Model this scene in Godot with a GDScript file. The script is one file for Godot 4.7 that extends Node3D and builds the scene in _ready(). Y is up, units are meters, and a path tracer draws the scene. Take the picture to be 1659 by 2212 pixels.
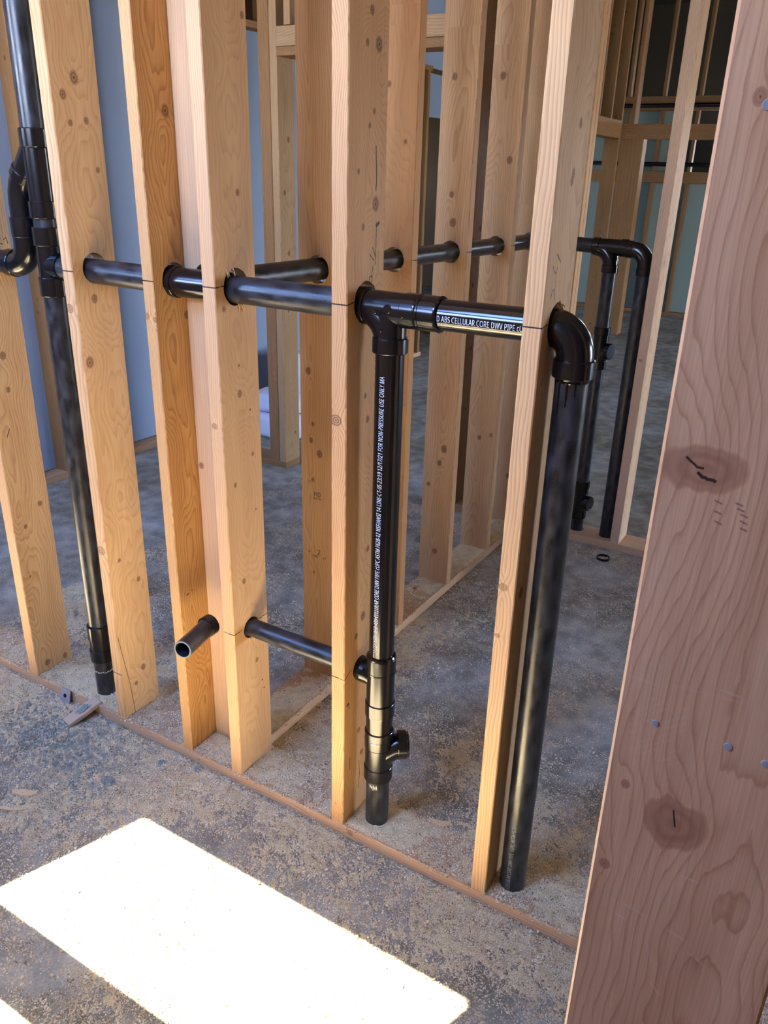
extends Node3D
# An unfinished timber-framed interior: stud walls with black ABS drain pipes, concrete slab with sawdust, sun through a door behind the viewer.

const PI2 := TAU
var M := {}          # materials
var used := {}       # names in use
var rng := RandomNumberGenerator.new()

# ---------------------------------------------------------------- naming
func numbered(called: String) -> String:
	if not used.has(called):
		used[called] = 0
		return called
	used[called] += 1
	return "%s_%03d" % [called, used[called]]

func thing(called: String, label: String, category: String, at := Vector3.ZERO, group := "") -> Node3D:
	var o := Node3D.new()
	o.name = numbered(called)
	add_child(o)
	o.position = at
	tag(o, label, category, group)
	return o

func tag(o: Node, label: String, category := "", group := "", kind := "") -> void:
	if label != "": o.set_meta("label", label)
	if category != "": o.set_meta("category", category)
	if group != "": o.set_meta("group", group)
	if kind != "": o.set_meta("kind", kind)

func inst(mesh: Mesh, called: String, mat: Material, parent: Node, xf := Transform3D.IDENTITY, label := "") -> MeshInstance3D:
	var o := MeshInstance3D.new()
	o.mesh = mesh
	if mat: o.material_override = mat
	o.name = numbered(called) if parent == self else called
	parent.add_child(o, true)
	o.transform = xf
	o.cast_shadow = GeometryInstance3D.SHADOW_CASTING_SETTING_ON
	if label != "": o.set_meta("label", label)
	return o

func build(st: SurfaceTool, called: String, mat: Material, parent: Node, xf := Transform3D.IDENTITY, label := "") -> MeshInstance3D:
	return inst(st.commit(), called, mat, parent, xf, label)

func structure(st: SurfaceTool, called: String, mat: Material, label: String) -> MeshInstance3D:
	var o := build(st, called, mat, self)
	tag(o, label, called.split("_")[0], "", "structure")
	return o

# ---------------------------------------------------------------- mesh helpers
func mb() -> SurfaceTool:
	var st := SurfaceTool.new()
	st.begin(Mesh.PRIMITIVE_TRIANGLES)
	return st

func tri(st: SurfaceTool, a: Vector3, b: Vector3, c: Vector3, na: Vector3, nb: Vector3, nc: Vector3, ua := Vector2.ZERO, ub := Vector2.ZERO, uc := Vector2.ZERO) -> void:
	if (b - a).cross(c - a).dot(na + nb + nc) > 0.0:
		var t := b; b = c; c = t
		t = nb; nb = nc; nc = t
		var w := ub; ub = uc; uc = w
	st.set_normal(na); st.set_uv(ua); st.add_vertex(a)
	st.set_normal(nb); st.set_uv(ub); st.add_vertex(b)
	st.set_normal(nc); st.set_uv(uc); st.add_vertex(c)

func quad(st: SurfaceTool, a: Vector3, b: Vector3, c: Vector3, d: Vector3, n: Vector3, ua := Vector2.ZERO, ub := Vector2.ZERO, uc := Vector2.ZERO, ud := Vector2.ZERO) -> void:
	tri(st, a, b, c, n, n, n, ua, ub, uc)
	tri(st, a, c, d, n, n, n, ua, uc, ud)

# plain box with chamfered edges; UV in metres along its faces
func cbox(st: SurfaceTool, p0: Vector3, p1: Vector3, c := 0.0) -> void:
	var lo := Vector3(minf(p0.x, p1.x), minf(p0.y, p1.y), minf(p0.z, p1.z))
	var hi := Vector3(maxf(p0.x, p1.x), maxf(p0.y, p1.y), maxf(p0.z, p1.z))
	c = minf(c, minf((hi.x - lo.x), minf(hi.y - lo.y, hi.z - lo.z)) * 0.45)
	for ax in 3:
		var b1 := (ax + 1) % 3
		var b2 := (ax + 2) % 3
		for s in [0, 1]:
			var n := Vector3.ZERO
			n[ax] = 1.0 if s == 1 else -1.0
			var q: Array[Vector3] = []
			var uv: Array[Vector2] = []
			for k in [[0, 0], [1, 0], [1, 1], [0, 1]]:
				var v := Vector3.ZERO
				v[ax] = hi[ax] if s == 1 else lo[ax]
				v[b1] = (hi[b1] - c) if k[0] == 1 else (lo[b1] + c)
				v[b2] = (hi[b2] - c) if k[1] == 1 else (lo[b2] + c)
				q.append(v); uv.append(Vector2(v[b1], v[b2]))
			quad(st, q[0], q[1], q[2], q[3], n, uv[0], uv[1], uv[2], uv[3])
	if c <= 0.0: return
	for ax in 3:      # edges parallel to ax
		var b1 := (ax + 1) % 3
		var b2 := (ax + 2) % 3
		for s1 in [0, 1]:
			for s2 in [0, 1]:
				var n := Vector3.ZERO
				n[b1] = 1.0 if s1 == 1 else -1.0
				n[b2] = 1.0 if s2 == 1 else -1.0
				n = n.normalized()
				var e: Array[Vector3] = []
				for k in [0, 1, 2, 3]:
					var v := Vector3.ZERO
					v[ax] = (lo[ax] + c) if (k == 0 or k == 3) else (hi[ax] - c)
					var inner: bool = k < 2
					v[b1] = (hi[b1] if s1 == 1 else lo[b1]) if inner else ((hi[b1] - c) if s1 == 1 else (lo[b1] + c))
					v[b2] = ((hi[b2] - c) if s2 == 1 else (lo[b2] + c)) if inner else (hi[b2] if s2 == 1 else lo[b2])
					e.append(v)
				quad(st, e[0], e[1], e[2], e[3], n, Vector2(e[0][ax], 0), Vector2(e[1][ax], 0), Vector2(e[2][ax], 0.004), Vector2(e[3][ax], 0.004))
	for sx in [0, 1]:
		for sy in [0, 1]:
			for sz in [0, 1]:
				var k := Vector3(hi.x if sx else lo.x, hi.y if sy else lo.y, hi.z if sz else lo.z)
				var d := Vector3(-c if sx else c, -c if sy else c, -c if sz else c)
				var n := -d.normalized()
				tri(st, k + Vector3(0, d.y, d.z), k + Vector3(d.x, 0, d.z), k + Vector3(d.x, d.y, 0), n, n, n)

# a board: thickness w along x (0..w), depth d along -z (0..-d), length along y (y0..y1); holes [y, z, r] run through the thickness.
# UV: wide faces use u 0..0.76, edges use u 0.8..1; v is length / tl
const UW := 0.76
func board(w: float, d: float, y0: float, y1: float, holes: Array, c := 0.0025, tl := 2.05, voff := 0.0, flip := false) -> ArrayMesh:
	var st := mb()
	var vv := func(y: float) -> float: return 1.0 - (y + voff) / tl
	var uw := func(z: float) -> float: return (1.0 + z / d if flip else -z / d) * UW
	holes.sort_custom(func(a, b): return a[0] < b[0])
	for s in [0, 1]:
		var x := w if s == 1 else 0.0
		var n := Vector3.RIGHT if s == 1 else Vector3.LEFT
		var y := y0
		var za := -c
		var zb := -d + c
		for hh in holes + [null]:
			var ye: float = y1 if hh == null else hh[0] - hh[2] * 1.35
			if ye > y:
				quad(st, Vector3(x, y, za), Vector3(x, ye, za), Vector3(x, ye, zb), Vector3(x, y, zb), n,
					Vector2(uw.call(za), vv.call(y)), Vector2(uw.call(za), vv.call(ye)), Vector2(uw.call(zb), vv.call(ye)), Vector2(uw.call(zb), vv.call(y)))
			if hh == null: break
			var yc: float = hh[0]
			var zc: float = hh[1]
			var r: float = hh[2]
			var yt := yc + r * 1.35
			var angs: Array[float] = []
			for k in 36: angs.append(TAU * k / 36.0)
			for cn in [[za, yt], [zb, yt], [za, ye], [zb, ye]]:
				angs.append(fposmod(atan2(cn[1] - yc, cn[0] - zc), TAU))
			angs.sort()
			var inn: Array[Vector3] = []
			var out: Array[Vector3] = []
			for a in angs:
				var dz := cos(a)
				var dy := sin(a)
				var rr := r * (1.0 + 0.012 * sin(a * 7.0 + yc * 30.0) + 0.008 * sin(a * 17.0))
				inn.append(Vector3(x, yc + dy * rr, zc + dz * rr))
				var t := 1e9
				if dz > 1e-6: t = minf(t, (za - zc) / dz)
				elif dz < -1e-6: t = minf(t, (zb - zc) / dz)
				if dy > 1e-6: t = minf(t, (yt - yc) / dy)
				elif dy < -1e-6: t = minf(t, (ye - yc) / dy)
				out.append(Vector3(x, yc + dy * t, zc + dz * t))
			for k in angs.size():
				var k2 := (k + 1) % angs.size()
				var p := [inn[k], inn[k2], out[k2], out[k]]
				var u: Array[Vector2] = []
				for q in p: u.append(Vector2(uw.call(q.z), vv.call(q.y)))
				quad(st, p[0], p[1], p[2], p[3], n, u[0], u[1], u[2], u[3])
				if s == 1:
					var n0 := Vector3(0, yc - inn[k].y, zc - inn[k].z).normalized()
					var n1 := Vector3(0, yc - inn[k2].y, zc - inn[k2].z).normalized()
					var i0 := inn[k] - Vector3(w, 0, 0)
					var i1 := inn[k2] - Vector3(w, 0, 0)
					var ua := Vector2(0.1 + 0.02 * k, 0.3); var ub := Vector2(0.12 + 0.02 * k, 0.3); var ud := Vector2(0.12 + 0.02 * k, 0.302)
					tri(st, inn[k], inn[k2], i1, n0, n1, n1, ua, ub, ud)
					tri(st, inn[k], i1, i0, n0, n1, n0, ua, ud, ua)
			y = yt
	for s in [0, 1]:      # narrow edges
		var z := 0.0 if s == 0 else -d
		var n := Vector3.BACK if s == 0 else Vector3.FORWARD
		quad(st, Vector3(c, y0, z), Vector3(w - c, y0, z), Vector3(w - c, y1, z), Vector3(c, y1, z), n,
			Vector2(0.81, vv.call(y0)), Vector2(0.99, vv.call(y0)), Vector2(0.99, vv.call(y1)), Vector2(0.81, vv.call(y1)))
		for t in [0, 1]:   # arrises
			var xe := w if t == 1 else 0.0
			var xi := w - c if t == 1 else c
			var zi := -c if s == 0 else -d + c
			var nn := Vector3(1 if t == 1 else -1, 0, 1 if s == 0 else -1).normalized()
			var uu := 0.985 if t == 1 else 0.815
			quad(st, Vector3(xi, y0, z), Vector3(xe, y0, zi), Vector3(xe, y1, zi), Vector3(xi, y1, z), nn,
				Vector2(uu, vv.call(y0)), Vector2(uu, vv.call(y0)), Vector2(uu, vv.call(y1)), Vector2(uu, vv.call(y1)))
	for s in [0, 1]:
		var y := y1 if s == 1 else y0
		quad(st, Vector3(0, y, 0), Vector3(w, y, 0), Vector3(w, y, -d), Vector3(0, y, -d), Vector3.UP if s == 1 else Vector3.DOWN,
			Vector2(0.82, 0.1), Vector2(0.98, 0.1), Vector2(0.98, 0.12), Vector2(0.82, 0.12))
	return st.commit()

func basis_from(axis: Vector3) -> Basis:
	var y := axis.normalized()
	var x := y.cross(Vector3(0.31, 0.2, 0.93)).normalized() if absf(y.y) < 0.9 else Vector3.RIGHT
	var z := x.cross(y).normalized()
	x = y.cross(z).normalized()
	return Basis(x, y, z)

# solid of revolution: profile points (along, radius); each profile segment is smooth round and crisp along
func rev(st: SurfaceTool, at: Vector3, axis: Vector3, prof: Array, seg := 36) -> void:
	var b := basis_from(axis)
	var along := 0.0
	for i in prof.size() - 1:
		var p: Vector2 = prof[i]
		var q: Vector2 = prof[i + 1]
		var len := p.distance_to(q)
		if len < 1e-6: continue
		var nt := Vector2(p.y - q.y, q.x - p.x) / len     # (along, radial)
		for k in seg:
			var a0 := TAU * k / seg
			var a1 := TAU * (k + 1) / seg
			var d0 := b.x * cos(a0) + b.z * sin(a0)
			var d1 := b.x * cos(a1) + b.z * sin(a1)
			var n0 := (d0 * nt.y + b.y * nt.x).normalized()
			var n1 := (d1 * nt.y + b.y * nt.x).normalized()
			var v00 := at + b.y * p.x + d0 * p.y
			var v01 := at + b.y * p.x + d1 * p.y
			var v10 := at + b.y * q.x + d0 * q.y
			var v11 := at + b.y * q.x + d1 * q.y
			var u0 := float(k) / seg
			var u1 := float(k + 1) / seg
			var w0 := along / 0.4
			var w1 := (along + len) / 0.4
			tri(st, v00, v01, v11, n0, n1, n1, Vector2(u0, w0), Vector2(u1, w0), Vector2(u1, w1))
			tri(st, v00, v11, v10, n0, n1, n0, Vector2(u0, w0), Vector2(u1, w1), Vector2(u0, w1))
		along += len

# tube of varying radius swept along points
func sweep(st: SurfaceTool, pts: Array, rad, seg := 32, caps := true) -> void:
	var n := pts.size()
	var fr: Array[Basis] = []
	var b := basis_from(pts[1] - pts[0])
	for i in n:
		var t: Vector3 = (pts[mini(i + 1, n - 1)] - pts[maxi(i - 1, 0)]).normalized()
		var x := (b.x - t * b.x.dot(t)).normalized()
		b = Basis(x, t, x.cross(t).normalized())
		fr.append(b)
	var along := 0.0
	for i in n - 1:
		var r0: float = rad[i] if rad is Array else rad
		var r1: float = rad[i + 1] if rad is Array else rad
		var len: float = pts[i].distance_to(pts[i + 1])
		for k in seg:
			var a0 := TAU * k / seg
			var a1 := TAU * (k + 1) / seg
			var d00 := fr[i].x * cos(a0) + fr[i].z * sin(a0)
			var d01 := fr[i].x * cos(a1) + fr[i].z * sin(a1)
			var d10 := fr[i + 1].x * cos(a0) + fr[i + 1].z * sin(a0)
			var d11 := fr[i + 1].x * cos(a1) + fr[i + 1].z * sin(a1)
			var u0 := float(k) / seg
			var u1 := float(k + 1) / seg
			var w0 := along / 0.4
			var w1 := (along + len) / 0.4
			tri(st, pts[i] + d00 * r0, pts[i] + d01 * r0, pts[i + 1] + d11 * r1, d00, d01, d11, Vector2(u0, w0), Vector2(u1, w0), Vector2(u1, w1))
			tri(st, pts[i] + d00 * r0, pts[i + 1] + d11 * r1, pts[i + 1] + d10 * r1, d00, d11, d10, Vector2(u0, w0), Vector2(u1, w1), Vector2(u0, w1))
		along += len
	if caps:
		for e in [0, n - 1]:
			var r: float = rad[e] if rad is Array else rad
			var nn: Vector3 = -fr[0].y if e == 0 else fr[n - 1].y
			for k in seg:
				var a0 := TAU * k / seg
				var a1 := TAU * (k + 1) / seg
				tri(st, pts[e], pts[e] + (fr[e].x * cos(a0) + fr[e].z * sin(a0)) * r, pts[e] + (fr[e].x * cos(a1) + fr[e].z * sin(a1)) * r, nn, nn, nn)

func arc(center: Vector3, from: Vector3, to: Vector3, r: float, n := 12) -> Array:
	var out := []
	for i in n + 1:
		var a := PI * 0.5 * i / n
		out.append(center + from * cos(a) * r + to * sin(a) * r)
	return out

# a coupling socket: raised collar with softened rims
func hub(t0: float, t1: float, r: float, rb: float) -> Array:
	var c := 0.002
	return [Vector2(t0, rb), Vector2(t0, r - c), Vector2(t0 + c * 0.4, r - c * 0.4), Vector2(t0 + c, r), Vector2(t1 - c, r), Vector2(t1 - c * 0.4, r - c * 0.4), Vector2(t1, r - c), Vector2(t1, rb)]

func straight(parent: Node, a: Vector3, b: Vector3, r: float, called := "pipe", label := "", open := false) -> MeshInstance3D:
	var st := mb()
	var L := a.distance_to(b)
	if open:
		rev(st, a, b - a, [Vector2(0.05, 0.0), Vector2(0.05, r - 0.0042), Vector2(0.0, r - 0.0042)], 40)
		rev(st, a, b - a, [Vector2(0.001, r), Vector2(L, r), Vector2(L, 0)], 40)
	else:
		rev(st, a, b - a, [Vector2(0, 0), Vector2(0, r), Vector2(L, r), Vector2(L, 0)], 40)
	var o := build(st, called, M.pipe, parent, Transform3D.IDENTITY, label)
	return o

# lettering bent round a pipe: text runs along `dir`, its middle faces `face`
func lettering(parent: Node, text: String, start: Vector3, dir: Vector3, face: Vector3, r: float, size: float, mat: Material, stretch := 1.0, slant := 0.0) -> void:
	var tm := TextMesh.new()
	var f := SystemFont.new()
	f.font_names = PackedStringArray(["Droid Sans"])
	tm.font = f
	tm.text = text
	tm.font_size = 32
	tm.pixel_size = size / 32.0
	tm.depth = 0.0
	tm.curve_step = 2.0
	tm.horizontal_alignment = HORIZONTAL_ALIGNMENT_LEFT
	tm.vertical_alignment = VERTICAL_ALIGNMENT_CENTER
	var arr := tm.get_mesh_arrays()
	var vs: PackedVector3Array = arr[Mesh.ARRAY_VERTEX]
	var ix: PackedInt32Array = arr[Mesh.ARRAY_INDEX]
	var d := dir.normalized()
	var n := (face - d * face.dot(d)).normalized()
	var side := n.cross(d).normalized()        # text "up"
	var st := mb()
	var put := func(i: int) -> Array:
		var v := vs[i]
		var a := v.y / r
		var nn: Vector3 = n * cos(a) + side * sin(a)
		return [start + d * ((v.x + v.y * slant) * stretch) + nn * (r + 0.0005), nn]
	var cnt := ix.size() if ix.size() > 0 else vs.size()
	for t in cnt / 3:
		var q := []
		for k in 3: q.append(put.call(ix[t * 3 + k] if ix.size() > 0 else t * 3 + k))
		tri(st, q[0][0], q[1][0], q[2][0], q[0][1], q[1][1], q[2][1])
	build(st, "lettering", mat, parent, Transform3D.IDENTITY, "printed white lettering along the pipe")

# ---------------------------------------------------------------- textures
func noise_bytes(w: int, h: int, sw: int, sh: int, freq: float, seed_: int, oct := 3) -> PackedByteArray:
	var n := FastNoiseLite.new()
	n.seed = seed_
	n.noise_type = FastNoiseLite.TYPE_SIMPLEX_SMOOTH
	n.frequency = freq
	n.fractal_octaves = oct
	var im := n.get_image(sw, sh, false, false, true)
	im.convert(Image.FORMAT_L8)
	if sw != w or sh != h: im.resize(w, h, Image.INTERPOLATE_BILINEAR)
	return im.get_data()

# wood: pal = [early, late, knot] in 0..255 sRGB; knots on the wide face [0..1 across, y, r]; edge_knots [0..1 across, y, r]
# strokes: [on_edge, width_m, [[across 0..1, y], ...]]
func wood(seed_: int, ww: int, h: int, depth: float, len_m: float, y0: float, pal: Array, cfg: Dictionary, knots := [], edge_knots := [], strokes := []) -> ImageTexture:
	var wn := int(ww * 0.24 / 0.76)
	var W := ww + wn
	var r := RandomNumberGenerator.new()
	r.seed = seed_ * 7919 + 13
	var n1 := noise_bytes(W, h, W / 4, h / 12, 0.045, seed_, 3)
	var fib := noise_bytes(W, h, W, h / 24, 0.16, seed_ + 100, 3)
	var ton := noise_bytes(W, h, maxi(W / 8, 8), h / 32, 0.06, seed_ + 200, 2)
	var rown := noise_bytes(8, h, 8, h / 16, 0.05, seed_ + 300, 2)
	var data := PackedByteArray()
	data.resize(W * h * 3)
	var E: Color = pal[0]; var L: Color = pal[1]; var K: Color = pal[2]
	var sp: float = cfg.get("sp", 0.0045)
	var uc: float = cfg.get("uc", 0.5) * depth
	var h0: float = cfg.get("h", 0.02)
	var con: float = cfg.get("con", 0.8)
	var nz: float = cfg.get("nz", 0.008)
	var hv: float = cfg.get("hv", 2.2)
	var sv: float = cfg.get("sv", 0.045)
	var pw: float = cfg.get("pw", 3.0)
	var kcore: float = cfg.get("kcore", 0.72)
	var kring: float = cfg.get("kring", 0.22)
	var ksh: float = cfg.get("ksharp", 3.0)
	var con2: float = cfg.get("con2", 0.95)
	var pxm := depth / ww
	for j in h:
		var y := y0 + len_m * (1.0 - float(j) / h)
		var act := []
		for k in knots:
			if absf(k[1] - y) < k[2] * 9.0: act.append(k)
		var acte := []
		for k in edge_knots:
			if absf(k[1] - y) < k[2] * 6.0: acte.append(k)
		var rw := rown[j * 8 + 3] / 255.0 - 0.5
		var hh := h0 * (1.0 + rw * hv)
		hh *= hh
		var shift := uc + (rown[j * 8 + 6] / 255.0 - 0.5) * sv
		var base := j * W
		for i in ww:
			var idx := base + i
			var u := i * pxm
			var dx := u - shift
			var s := sqrt(dx * dx + hh)
			var core := 0.0
			var crk := 0.0
			for k in act:
				var kr: float = k[2]
				var du: float = u - k[0] * depth
				var dy: float = y - k[1]
				var q := du * du / (kr * kr * 5.0) + dy * dy / (kr * kr * 14.0)
				if q < 5.0:
					s += kr * 1.1 * exp(-q)
					var e := sqrt(du * du / (kr * kr) + dy * dy / (kr * kr * (k[3] if k.size() > 3 else 1.5)))
					e *= 0.72 + n1[idx] * 0.0022
					if e < 1.3:
						core = maxf(core, clampf((1.3 - e) * ksh, 0.0, 1.0) * (1.0 - kring + kring * sin(e * 11.0)))
						if e < 0.16 and kr < 0.015: crk = 1.0
			var ph := s / sp + n1[idx] * nz
			var fr := ph - floorf(ph)
			var late := pow(fr, pw) * con + (fib[idx] - 128) * 0.0016 + (ton[idx] - 128) * 0.0016
			if fr > 0.94: late *= (1.0 - fr) * 16.0
			late = clampf(late, -0.25, 1.0)
			var cr := E.r + (L.r - E.r) * late
			var cg := E.g + (L.g - E.g) * late
			var cb := E.b + (L.b - E.b) * late
			if core > 0.0:
				core *= kcore
				if crk > 0.0: core = 1.15
				cr += (K.r - cr) * core; cg += (K.g - cg) * core; cb += (K.b - cb) * core
			var o := idx * 3
			data[o] = int(clampf(cr, 0, 255)); data[o + 1] = int(clampf(cg, 0, 255)); data[o + 2] = int(clampf(cb, 0, 255))
		var sp2: float = cfg.get("sp2", 0.0042)
		var tilt: float = cfg.get("tilt", 0.0)
		var wob: float = cfg.get("wob", 0.02)
		for i in wn:
			var idx := base + ww + i
			var u := i * 0.038 / wn
			var s := u + y * tilt + rw * wob
			var core := 0.0
			for k in acte:
				var kr: float = k[2]
				var du: float = u - k[0] * 0.038
				var dy: float = y - k[1]
				var q := du * du / (kr * kr * 4.0) + dy * dy / (kr * kr * 8.0)
				s += kr * 1.2 * exp(-q) * signf(du + 0.0001)
				var e := sqrt(du * du + dy * dy) / kr
				if e < 1.2: core = maxf(core, clampf((1.2 - e) * 4.0, 0.0, 1.0) * (0.4 + 0.3 * sin(e * 16.0)))
			var ph := s / sp2 + n1[idx] * 0.006
			var fr := ph - floorf(ph)
			var late := fr * fr * con2 + (fib[idx] - 128) * 0.0018
			if fr > 0.9: late *= (1.0 - fr) * 10.0
			late = clampf(late, -0.25, 1.0)
			var cr := E.r + 6.0 + (L.r - E.r) * late
			var cg := E.g + 6.0 + (L.g - E.g) * late
			var cb := E.b + 6.0 + (L.b - E.b) * late
			if core > 0.0:
				cr += (K.r - cr) * core; cg += (K.g - cg) * core; cb += (K.b - cb) * core
			var o := idx * 3
			data[o] = int(clampf(cr, 0, 255)); data[o + 1] = int(clampf(cg, 0, 255)); data[o + 2] = int(clampf(cb, 0, 255))
	for sk in strokes:
		var pts: Array = sk[2]
		for p in pts.size() - 1:
			var a: Array = pts[p]
			var b: Array = pts[p + 1]
			var ns := 40 if sk.size() > 3 else 160
			for t in ns + 1:
				var f := float(t) / ns
				var au: float = lerpf(a[0], b[0], f)
				var ay: float = lerpf(a[1], b[1], f)
				var cx: float = (ww + au * wn) if sk[0] else au * ww
				var cy := (1.0 - (ay - y0) / len_m) * h
				var rx: float = sk[1] / pxm
				var ry: float = sk[1] / (len_m / h)
				for yy in range(int(cy - ry), int(cy + ry) + 1):
					for xx in range(int(cx - rx), int(cx + rx) + 1):
						if xx < 0 or xx >= W or yy < 0 or yy >= h: continue
						if sk[0] != (xx >= ww): continue
						var ex := (xx - cx) / maxf(rx, 0.6)
						var ey := (yy - cy) / maxf(ry, 0.6)
						if ex * ex + ey * ey > 1.0: continue
						var o := (yy * W + xx) * 3
						if sk.size() > 3:
							for q in 3: data[o + q] = int(lerpf(data[o + q], sk[3][q], sk[3][3]))
						else:
							data[o] = 48; data[o + 1] = 32; data[o + 2] = 30
	var im := Image.create_from_data(W, h, false, Image.FORMAT_RGB8, data)
	im.generate_mipmaps()
	return ImageTexture.create_from_image(im)

func wood_mat(tex: Texture2D, rough := 0.62) -> StandardMaterial3D:
	var m := StandardMaterial3D.new()
	m.albedo_texture = tex
	m.roughness = rough
	m.metallic_specular = 0.35
	return m

func flat_mat(c: Color, rough := 0.7, spec := 0.4) -> StandardMaterial3D:
	var m := StandardMaterial3D.new()
	m.albedo_color = c
	m.roughness = rough
	m.metallic_specular = spec
	return m

func c255(r: float, g: float, b: float) -> Color: return Color(r, g, b)   # palette entry in 0..255

# two-tone speckled surface from noises
func mix_tex(w: int, h: int, tone: Callable) -> ImageTexture:
	var data := PackedByteArray()
	data.resize(w * h * 3)
	tone.call(data)
	var im := Image.create_from_data(w, h, false, Image.FORMAT_RGB8, data)
	im.generate_mipmaps()
	return ImageTexture.create_from_image(im)

func make_materials() -> void:
	# black ABS, dusty and scuffed along its length
	var w := 512
	var a := noise_bytes(w, w, w, w / 12, 0.13, 5, 4)
	var b := noise_bytes(w, w, w, w, 0.011, 6, 2)
	var c := noise_bytes(w, w, w, w, 0.3, 7, 2)
	var data := PackedByteArray(); data.resize(w * w * 3)
	var rd := PackedByteArray(); rd.resize(w * w)
	for i in w * w:
		var d := (0.16 + 0.55 * clampf((b[i] - 70) / 170.0, 0.0, 1.0)) * (0.75 + a[i] / 900.0) * (0.6 + c[i] / 400.0)
		if a[i] > 196: d += clampf((a[i] - 196) / 60.0, 0.0, 0.45)
		data[i * 3] = int(13 + 70 * d); data[i * 3 + 1] = int(15 + 73 * d); data[i * 3 + 2] = int(18 + 78 * d)
		rd[i] = int(clampf(66 + 70 * d + (c[i] - 128) * 0.12, 20, 255))
	M.pipe = StandardMaterial3D.new()
	var im := Image.create_from_data(w, w, false, Image.FORMAT_RGB8, data); im.generate_mipmaps()
	M.pipe.albedo_texture = ImageTexture.create_from_image(im)
	var imr := Image.create_from_data(w, w, false, Image.FORMAT_L8, rd); imr.generate_mipmaps()
	M.pipe.roughness_texture = ImageTexture.create_from_image(imr)
	M.pipe.roughness = 1.0
	M.pipe.metallic_specular = 0.55
	M.pipe_clean = flat_mat(Color8(14, 15, 18), 0.13, 0.6)
	M.fit = flat_mat(Color8(13, 14, 17), 0.19, 0.55)
	M.cement = flat_mat(Color8(6, 6, 7), 0.12, 0.6)
	M.pipe_cut = flat_mat(Color8(120, 128, 130), 0.7)
	M.ink = flat_mat(Color8(196, 206, 226), 0.7)
	M.ink_dull = flat_mat(Color8(150, 162, 170), 0.8)
	M.stamp = flat_mat(Color8(62, 40, 30), 0.9)
	M.steel = flat_mat(Color8(150, 148, 150), 0.5)
	M.rust = flat_mat(Color8(96, 84, 76), 0.85)
	M.glue = flat_mat(Color8(214, 210, 190), 0.5)

	# concrete slab
	w = 1024
	a = noise_bytes(w, w, w, w, 0.004, 21, 4)
	b = noise_bytes(w, w, w, w, 0.02, 22, 4)
	c = noise_bytes(w, w, w, w, 0.25, 23, 2)
	var e := noise_bytes(w, w, w, w, 0.45, 24, 1)
	data = PackedByteArray(); data.resize(w * w * 3)
	for i in w * w:
		var t := 150.0 + (a[i] - 128) * 0.22 + (b[i] - 128) * 0.22 + (c[i] - 128) * 0.12
		var bl := (a[i] - 110) * 0.06
		var dst := clampf((e[i] * 0.6 + c[i] * 0.4 - 165 + (b[i] - 128) * 0.25) / 34.0, 0.0, 1.0) * 0.85
		data[i * 3] = int(clampf(lerpf(t + 9 - bl * 0.5, 222, dst), 0, 255)); data[i * 3 + 1] = int(clampf(lerpf(t + 4, 200, dst), 0, 255)); data[i * 3 + 2] = int(clampf(lerpf(t - 12 + bl * 0.5, 156, dst), 0, 255))
	im = Image.create_from_data(w, w, false, Image.FORMAT_RGB8, data); im.generate_mipmaps()
	M.floor = StandardMaterial3D.new()
	M.floor.albedo_texture = ImageTexture.create_from_image(im)
	M.floor.roughness = 0.88
	M.floor.metallic_specular = 0.3

	# sawdust
	w = 512
	a = noise_bytes(w, w, w, w, 0.22, 31, 2)
	b = noise_bytes(w, w, w, w, 0.02, 32, 3)
	c = noise_bytes(w, w, w, w, 0.42, 33, 1)
	data = PackedByteArray(); data.resize(w * w * 3)
	for i in w * w:
		var k := 0.5 + (a[i] - 128) * 0.0036 + (c[i] - 128) * 0.003 + (b[i] - 128) * 0.0015
		k = clampf(k, 0.0, 1.0)
		data[i * 3] = int(178 + 76 * k); data[i * 3 + 1] = int(158 + 80 * k); data[i * 3 + 2] = int(116 + 80 * k)
	im = Image.create_from_data(w, w, false, Image.FORMAT_RGB8, data); im.generate_mipmaps()
	M.dust = StandardMaterial3D.new()
	M.dust.albedo_texture = ImageTexture.create_from_image(im)
	M.dust.roughness = 0.95
	M.dust.metallic_specular = 0.1
	M.flake = StandardMaterial3D.new()
	M.flake.vertex_color_use_as_albedo = true
	M.flake.roughness = 0.9
	M.flake.metallic_specular = 0.15
	M.chalk = flat_mat(Color8(146, 154, 144), 0.95, 0.1)
	M.chip = flat_mat(Color8(228, 196, 146), 0.85, 0.2)
	M.mud = flat_mat(Color8(196, 174, 150), 0.95, 0.1)
	M.panel_far = flat_mat(Color8(142, 158, 148), 0.8, 0.3)
	M.panel = flat_mat(Color8(146, 164, 186), 0.8, 0.3)
	M.dark = flat_mat(Color8(40, 36, 32), 0.9, 0.2)
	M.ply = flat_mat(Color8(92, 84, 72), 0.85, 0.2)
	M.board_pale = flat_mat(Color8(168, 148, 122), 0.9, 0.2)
	M.plastic = flat_mat(Color8(224, 228, 236), 0.35, 0.5)
	M.render = flat_mat(Color8(142, 118, 92), 0.9, 0.2)
	M.ground = flat_mat(Color8(150, 146, 138), 0.95, 0.1)
	M.frame = flat_mat(Color8(70, 72, 76), 0.5, 0.4)
	M.black_rubber = flat_mat(Color8(14, 15, 18), 0.35, 0.5)

# stroke helpers for the carpenter's pencil line across an edge and on to the wide face
func edge_line(y: float) -> Array: return [true, 0.0011, [[0.02, y], [0.98, y - 0.0005]]]
func face_line(y: float, u0: float, u1: float, y2: float) -> Array: return [false, 0.0011, [[u0, y], [u1, y2]]]

# ---------------------------------------------------------------- the scene
const XB := -1.278      # right face of the wall running away
const ZA := -1.342      # front face of the near wall
const DEEP := 0.137
const TH := 0.038
const TOP := 3.9

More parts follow.
